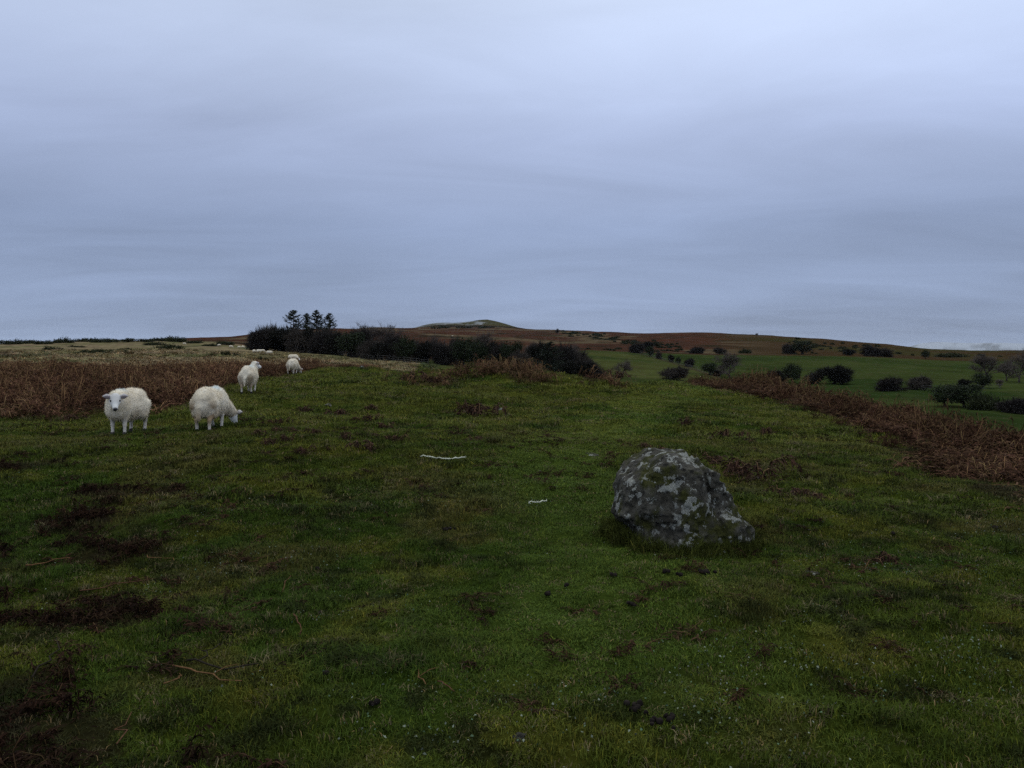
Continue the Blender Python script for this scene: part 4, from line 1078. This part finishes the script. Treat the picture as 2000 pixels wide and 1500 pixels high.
# dead bracken
BR = np.array((.098, .046, .028)); BT = np.array((.22, .125, .058))
def bracken_plant(seed, hh=.62, ns=5, leafn=190, lean=.6):
    g = Geo()
    for s in range(ns):
        a = rng.uniform(0, 2 * math.pi); o = np.array([math.cos(a), math.sin(a), 0]); h_ = hh * rng.uniform(.55, 1.25); le = lean * rng.uniform(.2, 1.6)
        p0 = np.array([rng.normal() * .09, rng.normal() * .09, -.02])
        p1 = p0 + np.array([0, 0, h_ * .55]) + o * h_ * .22 * le
        p2 = p0 + np.array([0, 0, h_ * (.98 - .25 * le)]) + o * h_ * .62 * le
        p3 = p0 + np.array([0, 0, h_ * (.92 - .55 * le)]) + o * h_ * (1.0 * le + .1)
        stem_c = BT * rng.uniform(.45, 1.25)
        g.tube([p0, p1, p2, p3], [.006, .0052, .004, .002], stem_c, 3)
        n = leafn // ns
        t = rng.uniform(.15, 1, n); pts = np.array([p0, p1, p2, p3])
        base = np.array([np.interp(t, [0, .4, .75, 1], pts[:, k]) for k in range(3)]).T
        d = o * .4 + rng.normal(scale=.75, size=(n, 3)) + np.array([0, 0, -.55]); d /= np.linalg.norm(d, axis=1)[:, None]
        g.leaves(base, d * rng.uniform(.03, .13, (n, 1)), rng.uniform(.008, .026, n), BR * rng.uniform(.3, 1.5, (n, 1)), .25)
    n = leafn // 2
    p = np.column_stack([rng.normal(scale=.17, size=(n, 2)), rng.uniform(.01, .20, n) * hh / .6])
    g.leaves(p, unit(n) * np.array([1, 1, .45]) * rng.uniform(.03, .11, (n, 1)), rng.uniform(.008, .024, n), BR * rng.uniform(.25, 1.0, (n, 1)), .1)
    return g
BPm = [bracken_plant(k).mesh('bracken_plant', M['bracken_t']) for k in range(5)] + [bracken_plant(k, .75, 5, 34, .45).mesh('bracken_stalks', M['bracken_t']) for k in range(2)] + [bracken_plant(k, .30, 4, 150, .9).mesh('bracken_plant_low', M['bracken_t']) for k in range(4)]
BP = proto_collection('bracken_plants', BPm)
def bracken(name, x, y, hs, label, lo=False, tone=1.0, stalks=.12):
    n = len(x); xy = .45 if lo else 1.0
    idx = rng.integers(7, 11, n) if lo else np.where(rng.random(n) < stalks, rng.integers(5, 7, n), rng.integers(0, 5, n))
    tint = rng.uniform(.6, 1.25, (n, 1)) * (.55 + .9 * fbm2(x, y, .5, 3, 159))[:, None] * np.where(rng.random((n, 1)) < .25, [[1.35, 1.55, 1.45]], [[1., 1., 1.]])
    return scatter(name, np.column_stack([x, y, H(x, y)]), np.column_stack([rng.normal(scale=.18, size=(n, 2)), rng.uniform(0, 6.28, n)]),
                   np.column_stack([xy * rng.uniform(.8, 1.25, n)] * 2 + [hs * rng.uniform(.7, 1.2, n)]), idx, tint * tone * (.42 if lo else 1.0), BP, label)
x, y = sector(26000, 14, 50); u, d = ud(x, y)
k = (rng.random(len(x)) < zone_left(x, y)) & (u < 760)
x, y = x[k], y[k]
bracken('dead_bracken', x, y, (.34 + .75 * fbm2(x, y, .5, 3, 151) - .2 * smooth(20, 34, y)) * (.55 + .55 * zone_left(x, y)), 'belt of rusty dead bracken behind the sheep', tone=1.12, stalks=.25)
x, y = sector(26000, 8, 33); u, d = ud(x, y)
k = (rng.random(len(x)) < zone_right(x, y) * .9); x, y = x[k], y[k]
lo_edge = I(ud(x, y)[0], [(1350, 30.5), (1500, 23), (1600, 19), (1700, 15.0), (1850, 11.4), (2000, 9.7), (4000, 5)])
bracken('dead_bracken', x, y, (.30 + .66 * smooth(0, 3.5, y - lo_edge)) * (.6 + .45 * zone_right(x, y)) + .45 * (fbm2(x, y, .6, 2, 153) - .5), 'bank of rusty dead bracken on the right edge of hilltop', tone=.72, stalks=.22)
x, y = sector(9000, 7, 26); u, d = ud(x, y); lo_ = I(u, [(1350, 30.5), (1500, 23), (1600, 19), (1700, 15.0), (1850, 11.4), (2000, 9.7), (4000, 5)])
k = (u > 1420) & (d < lo_ + .5) & (rng.random(len(x)) < .42 * smooth(3.2, 0.2, lo_ - d) * smooth(.40, .62, fbm2(x, y, .8, 3, 161))); x, y = x[k], y[k]
bracken('dead_bracken', x, y, np.full(len(x), .55), 'straggling low bracken on the grass below the bank', True, 1.3)
x, y = sector(9000, 20, 29, .22); k = rng.random(len(x)) < zone_mound(x, y) * .045 * smooth(.36, .56, fbm2(x, y, .8, 2, 157)) * 2; x, y = x[k], y[k]
bracken('dead_bracken', x, y, np.full(len(x), .50), 'thin brown bracken standing on the grassy mound', stalks=.55)
x, y = sector(30000, 2.4, 14); k = (rng.random(len(x)) < zone_litter(x, y) * .42 * smooth(.35, .65, fbm2(x, y, 5, 3, 163))) & (x < 0); x, y = x[k], y[k]
bracken('bracken_litter', x, y, np.full(len(x), .30), 'trampled dark bracken litter in the turf', True, .55)

x, y = sector(900, 2.5, 14); k = fbm2(x, y, .7, 3, 167) > .47; x, y = x[k], y[k]
q_ = bracken('bracken_litter', x, y, np.full(len(x), .16), 'scattered scraps of dead bracken trodden into the turf', True, .8)
# single tufts of dead bracken standing in the open turf
BR = BR * .6
clm = [bracken_plant(50 + k, .24, 6, 260, .9).mesh('bracken_clump', M['bracken']) for k in range(4)]
clumps = [(935, 812, 60), (915, 808, 34), (950, 800, 22), (596, 806, 30), (665, 812, 42), (716, 800, 26), (718, 824, 34), (752, 838, 32), (728, 855, 26), (710, 876, 44), (768, 862, 30), (675, 858, 24), (612, 850, 26), (580, 845, 22),
          (540, 846, 26), (525, 868, 26), (588, 885, 26), (512, 852, 22), (935, 862, 22), (905, 800, 24), (1440, 925, 90), (1475, 940, 60), (1560, 972, 56), (1285, 890, 40), (1420, 855, 44), (1455, 868, 26), (1395, 905, 50),
          (1340, 830, 30), (1500, 848, 34), (1705, 1100, 36), (545, 828, 24), (560, 862, 20), (1255, 875, 30), (820, 742, 40), (850, 748, 34), (1180, 742, 40), (1205, 738, 36), (100, 812, 40), (140, 822, 36), (60, 806, 30)]
srt = sorted(range(len(clumps)), key=lambda q: clumps[q][0])
for r_, q in enumerate(srt):
    u, v_, w = clumps[q]; p = at(u, v_)
    o = link(bpy.data.objects.new('bracken_clump', clm[q % 4])); o.location = p; s = max(.5, w / F * p.y / .42); o.scale = (s, s, s * rng.uniform(.8, 1.15)); o.rotation_euler = (0, 0, q * 1.3)
    size = 'big' if w >= 50 else 'small'
    lab = size + ' tuft of dead brown bracken in open turf, ' + (ORD[r_] + ' from the left')
    tag(o, lab, 'bracken', 'dead bracken tufts dotted over the turf')

# ------------------------------------------------------------------ things lying on the turf
def lying(name, ends, rad, col, label, cat, group=None, lift=.02, wob=.02, fork=False):
    a, b = at(*ends[0]), at(*ends[1])
    n = 6; g = Geo()
    pts = []
    for k in range(n):
        q = a.lerp(b, k / (n - 1)); pts.append(np.array([q.x - a.x + rng.normal() * wob, q.y - a.y + rng.normal() * wob, h1(q.x, q.y) - a.z + lift]))
    rad = rad * .8
    g.tube(pts, np.linspace(rad, rad * .55, n), np.tile(np.array(col), (1, 1))[0], 5)
    if fork: 
        q = pts[3]; g.tube([q, q + np.array([.05, .04, .02]), q + np.array([.09, .10, .01])], [rad * .6, rad * .5, rad * .2], col, 4)
    o = g.obj(name, M['stem'], None, True); o.location = a
    return tag(o, label, cat, group)
dk, tn, rd = (.030, .024, .018), (.16, .085, .040), (.10, .050, .028)
GS = 'fallen bracken stems on the turf'
lying('stick', [(355, 1303), (500, 1311)], .007, dk, 'dark stick, the longest lying in the left foreground', 'stick', GS, .03)
lying('stick', [(335, 1308), (462, 1342)], .006, tn, 'tan bracken stem below the longest dark stick', 'stick', GS, .03, fork=True)
lying('stick', [(385, 1300), (425, 1270)], .005, dk, 'short dark stem slanting up above the longest stick', 'stick', GS, .03)
lying('stick', [(550, 1164), (568, 1131)], .006, rd, 'reddish stem pointing away, left of centre foreground', 'stick', GS, .02, .006)
lying('stick', [(575, 1206), (592, 1246)], .006, rd, 'reddish stem just below another in left centre foreground', 'stick', GS, .02, .01)
lying('stick', [(815, 1314), (826, 1345)], .005, tn, 'short tan stem beside a longer one, centre foreground', 'stick', GS, .02, .01, True)
lying('stick', [(853, 1340), (888, 1358)], .005, rd, 'thin red-brown stem right of a short tan one', 'stick', GS, .02, .006)
lying('stick', [(424, 926), (492, 922)], .008, rd, 'straight brown stem on grass below the grazing sheep', 'stick', GS)
lying('stick', [(32, 1121), (130, 1102)], .007, tn, 'long tan stem across dark litter at far left', 'stick', GS, .05)
lying('stick', [(150, 1172), (290, 1150)], .006, rd, 'long brown stem over dark litter, left side', 'stick', GS, .06)
lying('stick', [(290, 1092), (345, 1098)], .005, tn, 'tan stem right of the dark litter', 'stick', GS)
lying('stick', [(480, 1105), (528, 1092)], .005, rd, 'curved thin stem in left middle turf', 'stick', GS)
lying('stick', [(70, 1340), (118, 1262)], .006, dk, 'dark stem sticking out of litter, bottom left', 'stick', GS, .04)
lying('stick', [(1922, 1224), (1978, 1226)], .005, rd, 'thin red-brown stem at the right edge of turf', 'stick', GS)
lying('stick', [(238, 1470), (240, 1415)], .004, rd, 'upright-looking brown stem in the bottom left corner', 'stick', GS, .05)
lying('stick', [(1525, 1023), (1600, 1035)], .005, dk, 'dark thin stem right of the boulder', 'stick', GS)
lying('stick', [(320, 1345), (360, 1325)], .005, tn, 'short tan stem left of the forked stem, bottom left', 'stick', GS)
def strip(ends, wid, label, n=15):
    a, b = at(*ends[0]), at(*ends[1]); g = Geo(); up = np.array([0, 0, 1.])
    pts = []
    for k in range(n):
        q = a.lerp(b, k / (n - 1)); s = math.sin(k * 1.3) * .012
        pts.append(np.array([q.x - a.x, q.y - a.y + s * 2 + (.05 if 'long' in label else .01) * (1 - math.sin(math.pi * k / (n - 1))), h1(q.x, q.y) - a.z + .025 + abs(s)]))
    g.tube(pts, wid * (.5 + .7 * rng.random(n)), (.62, .62, .50), 5)
    p = np.repeat(np.array(pts), 9, 0); m_ = len(p); d = rng.normal(scale=1, size=(m_, 3)) * np.array([1, .8, .6]) + np.array([.5, 0, .2]); d /= np.linalg.norm(d, axis=1)[:, None]
    g.slivers(p, d * rng.uniform(.012, .032, (m_, 1)), .005, (.66, .66, .56))
    o = g.obj('wool_strand', M['wool']); o.location = a
    tag(o, label, 'strand')
strip([(820, 897), (908, 899)], .010, 'long frayed white strand lying across the turf')
strip([(1033, 988), (1068, 984)], .005, 'short white strand lying on grass left of the boulder', 9)
def dung(u, v_, n, spread, label, big=.0120):
    g = Geo(); p = at(u, v_)
    for k in range(n):
        q = np.array([rng.normal() * spread, rng.normal() * spread * .8, rng.uniform(.2, 1.0) * big])
        r_ = big * rng.uniform(.7, 1.4)
        a = np.linspace(0, 2 * math.pi, 6, endpoint=False)
        vv = [[0, 0, r_]] + [[r_ * 1.1 * math.sin(t_) * math.cos(w_), r_ * math.sin(t_) * math.sin(w_), r_ * math.cos(t_)] for t_ in (.9, 2.0) for w_ in a] + [[0, 0, -r_]]
        ff = [(0, 1 + j, 1 + (j+1) % 6) for j in range(6)] + [(13, 7 + (j+1) % 6, 7 + j) for j in range(6)]
        for j in range(6): ff += [(1+j, 7+j, 7+(j+1) % 6), (1+j, 7+(j+1) % 6, 1+(j+1) % 6)]
        g.add(np.array(vv) + q + rng.normal(scale=r_ * .1, size=(14, 3)), ff, np.array((.018, .014, .012)) * rng.uniform(.6, 1.5))
    x0 = float(h1(p.x, p.y)); o = g.obj('sheep_dung', M['stem'], None, True); o.location = p + Vector((0, 0, .014))
    tag(o, label, 'dung', 'sheep droppings on the turf')
for u, v_, n, s, lab in [(1197, 1128, 7, .012, 'dark dung heap below the left foot of the boulder'), (1070, 1166, 6, .012, 'dark dung lump left of the boulder heap'), (1231, 1188, 6, .014, 'dark dung lump lower than the boulder heaps'),
        (1376, 1123, 16, .030, 'widest scatter of dark dung in front of the boulder'), (1327, 1128, 5, .012, 'dark dung left of the widest scatter'), (1745, 1047, 5, .012, 'dark dung on turf right of the boulder'),
        (1300, 1122, 4, .010, 'small dark dung between heap and widest scatter'), (1105, 1150, 3, .010, 'tiny dark dung between two heaps left of boulder'), (632, 1326, 3, .010, 'tiny dark dung, left one low in the centre turf'),
        (728, 1385, 3, .010, 'tiny dark dung, right one low in the centre turf'), (1240, 1390, 10, .03, 'crusty dark dung patch near bottom, right of centre'), (1285, 1420, 12, .035, 'crusty dark dung patch at the bottom, right of centre'),
        (880, 1038, 8, .03, 'dark dung tuft in turf left of the boulder'), (1945, 1035, 9, .03, 'dark dung scatter near the right edge'), (620, 1115, 3, .01, 'tiny dark dung in left centre turf'), (622, 1204, 3, .010, 'tiny dark dung below another in left centre turf')]:
    dung(u, v_, n, s, lab)

# pale lichen and clover specks in the near turf
n = 42000
x, y = sector(n, 2.4, 10)
dens = smooth(.46, .68, fbm2(x, y, .9, 4, 171)) * (.3 + .7 * smooth(.4, .65, fbm2(x, y, 4, 3, 173))) * smooth(10, 5, y) * .7 * (1 - bracken_cover(x, y))
u, d = ud(x, y); dens *= smooth(100, 500, u) * .8 + .2
k = rng.random(n) < dens; x, y = x[k], y[k]; n = len(x)
g = Geo()
p = np.column_stack([x, y, H(x, y) + rng.uniform(.012, .034, n)])
d = unit(n) * np.array([1, 1, .4]) * rng.uniform(.008, .019, (n, 1))
cc = np.where(rng.random((n, 1)) < .55, np.array([[.20, .22, .165]]), np.array([[.09, .14, .08]])) * rng.uniform(.5, 1.2, (n, 1))
g.leaves(p, d, rng.uniform(.006, .014, n), cc, .2)
o = g.obj('lichen_specks', M['leaf']); tag(o, 'pale specks of lichen and clover in the turf', kind='stuff')

# ------------------------------------------------------------------ haze
me = bpy.data.meshes.new('haze')
hx, y0, y1, z0, z1 = 36000.0, -20000.0, 30500.0, -115.0, 480.0
me.from_pydata([(sx * hx, yy, zz) for zz in (z0, z1) for yy in (y0, y1) for sx in (-1, 1)], [],
               [(0, 2, 3, 1), (4, 5, 7, 6), (0, 1, 5, 4), (1, 3, 7, 5), (3, 2, 6, 7), (2, 0, 4, 6)])
mh = bpy.data.materials.new('haze'); mh.use_nodes = True; th_ = mh.node_tree
for n_ in list(th_.nodes):
    if n_.type == 'BSDF_PRINCIPLED': th_.nodes.remove(n_)
pv = th_.nodes.new('ShaderNodeVolumePrincipled'); pv.inputs['Color'].default_value = (.86, .92, 1.0, 1); pv.inputs['Density'].default_value = 1.3e-5
th_.links.new(pv.outputs[0], [n_ for n_ in th_.nodes if n_.type == 'OUTPUT_MATERIAL'][0].inputs['Volume'])
me.materials.append(mh)
hz = link(bpy.data.objects.new('haze', me)); tag(hz, 'thin damp haze over the far hills', kind='stuff')
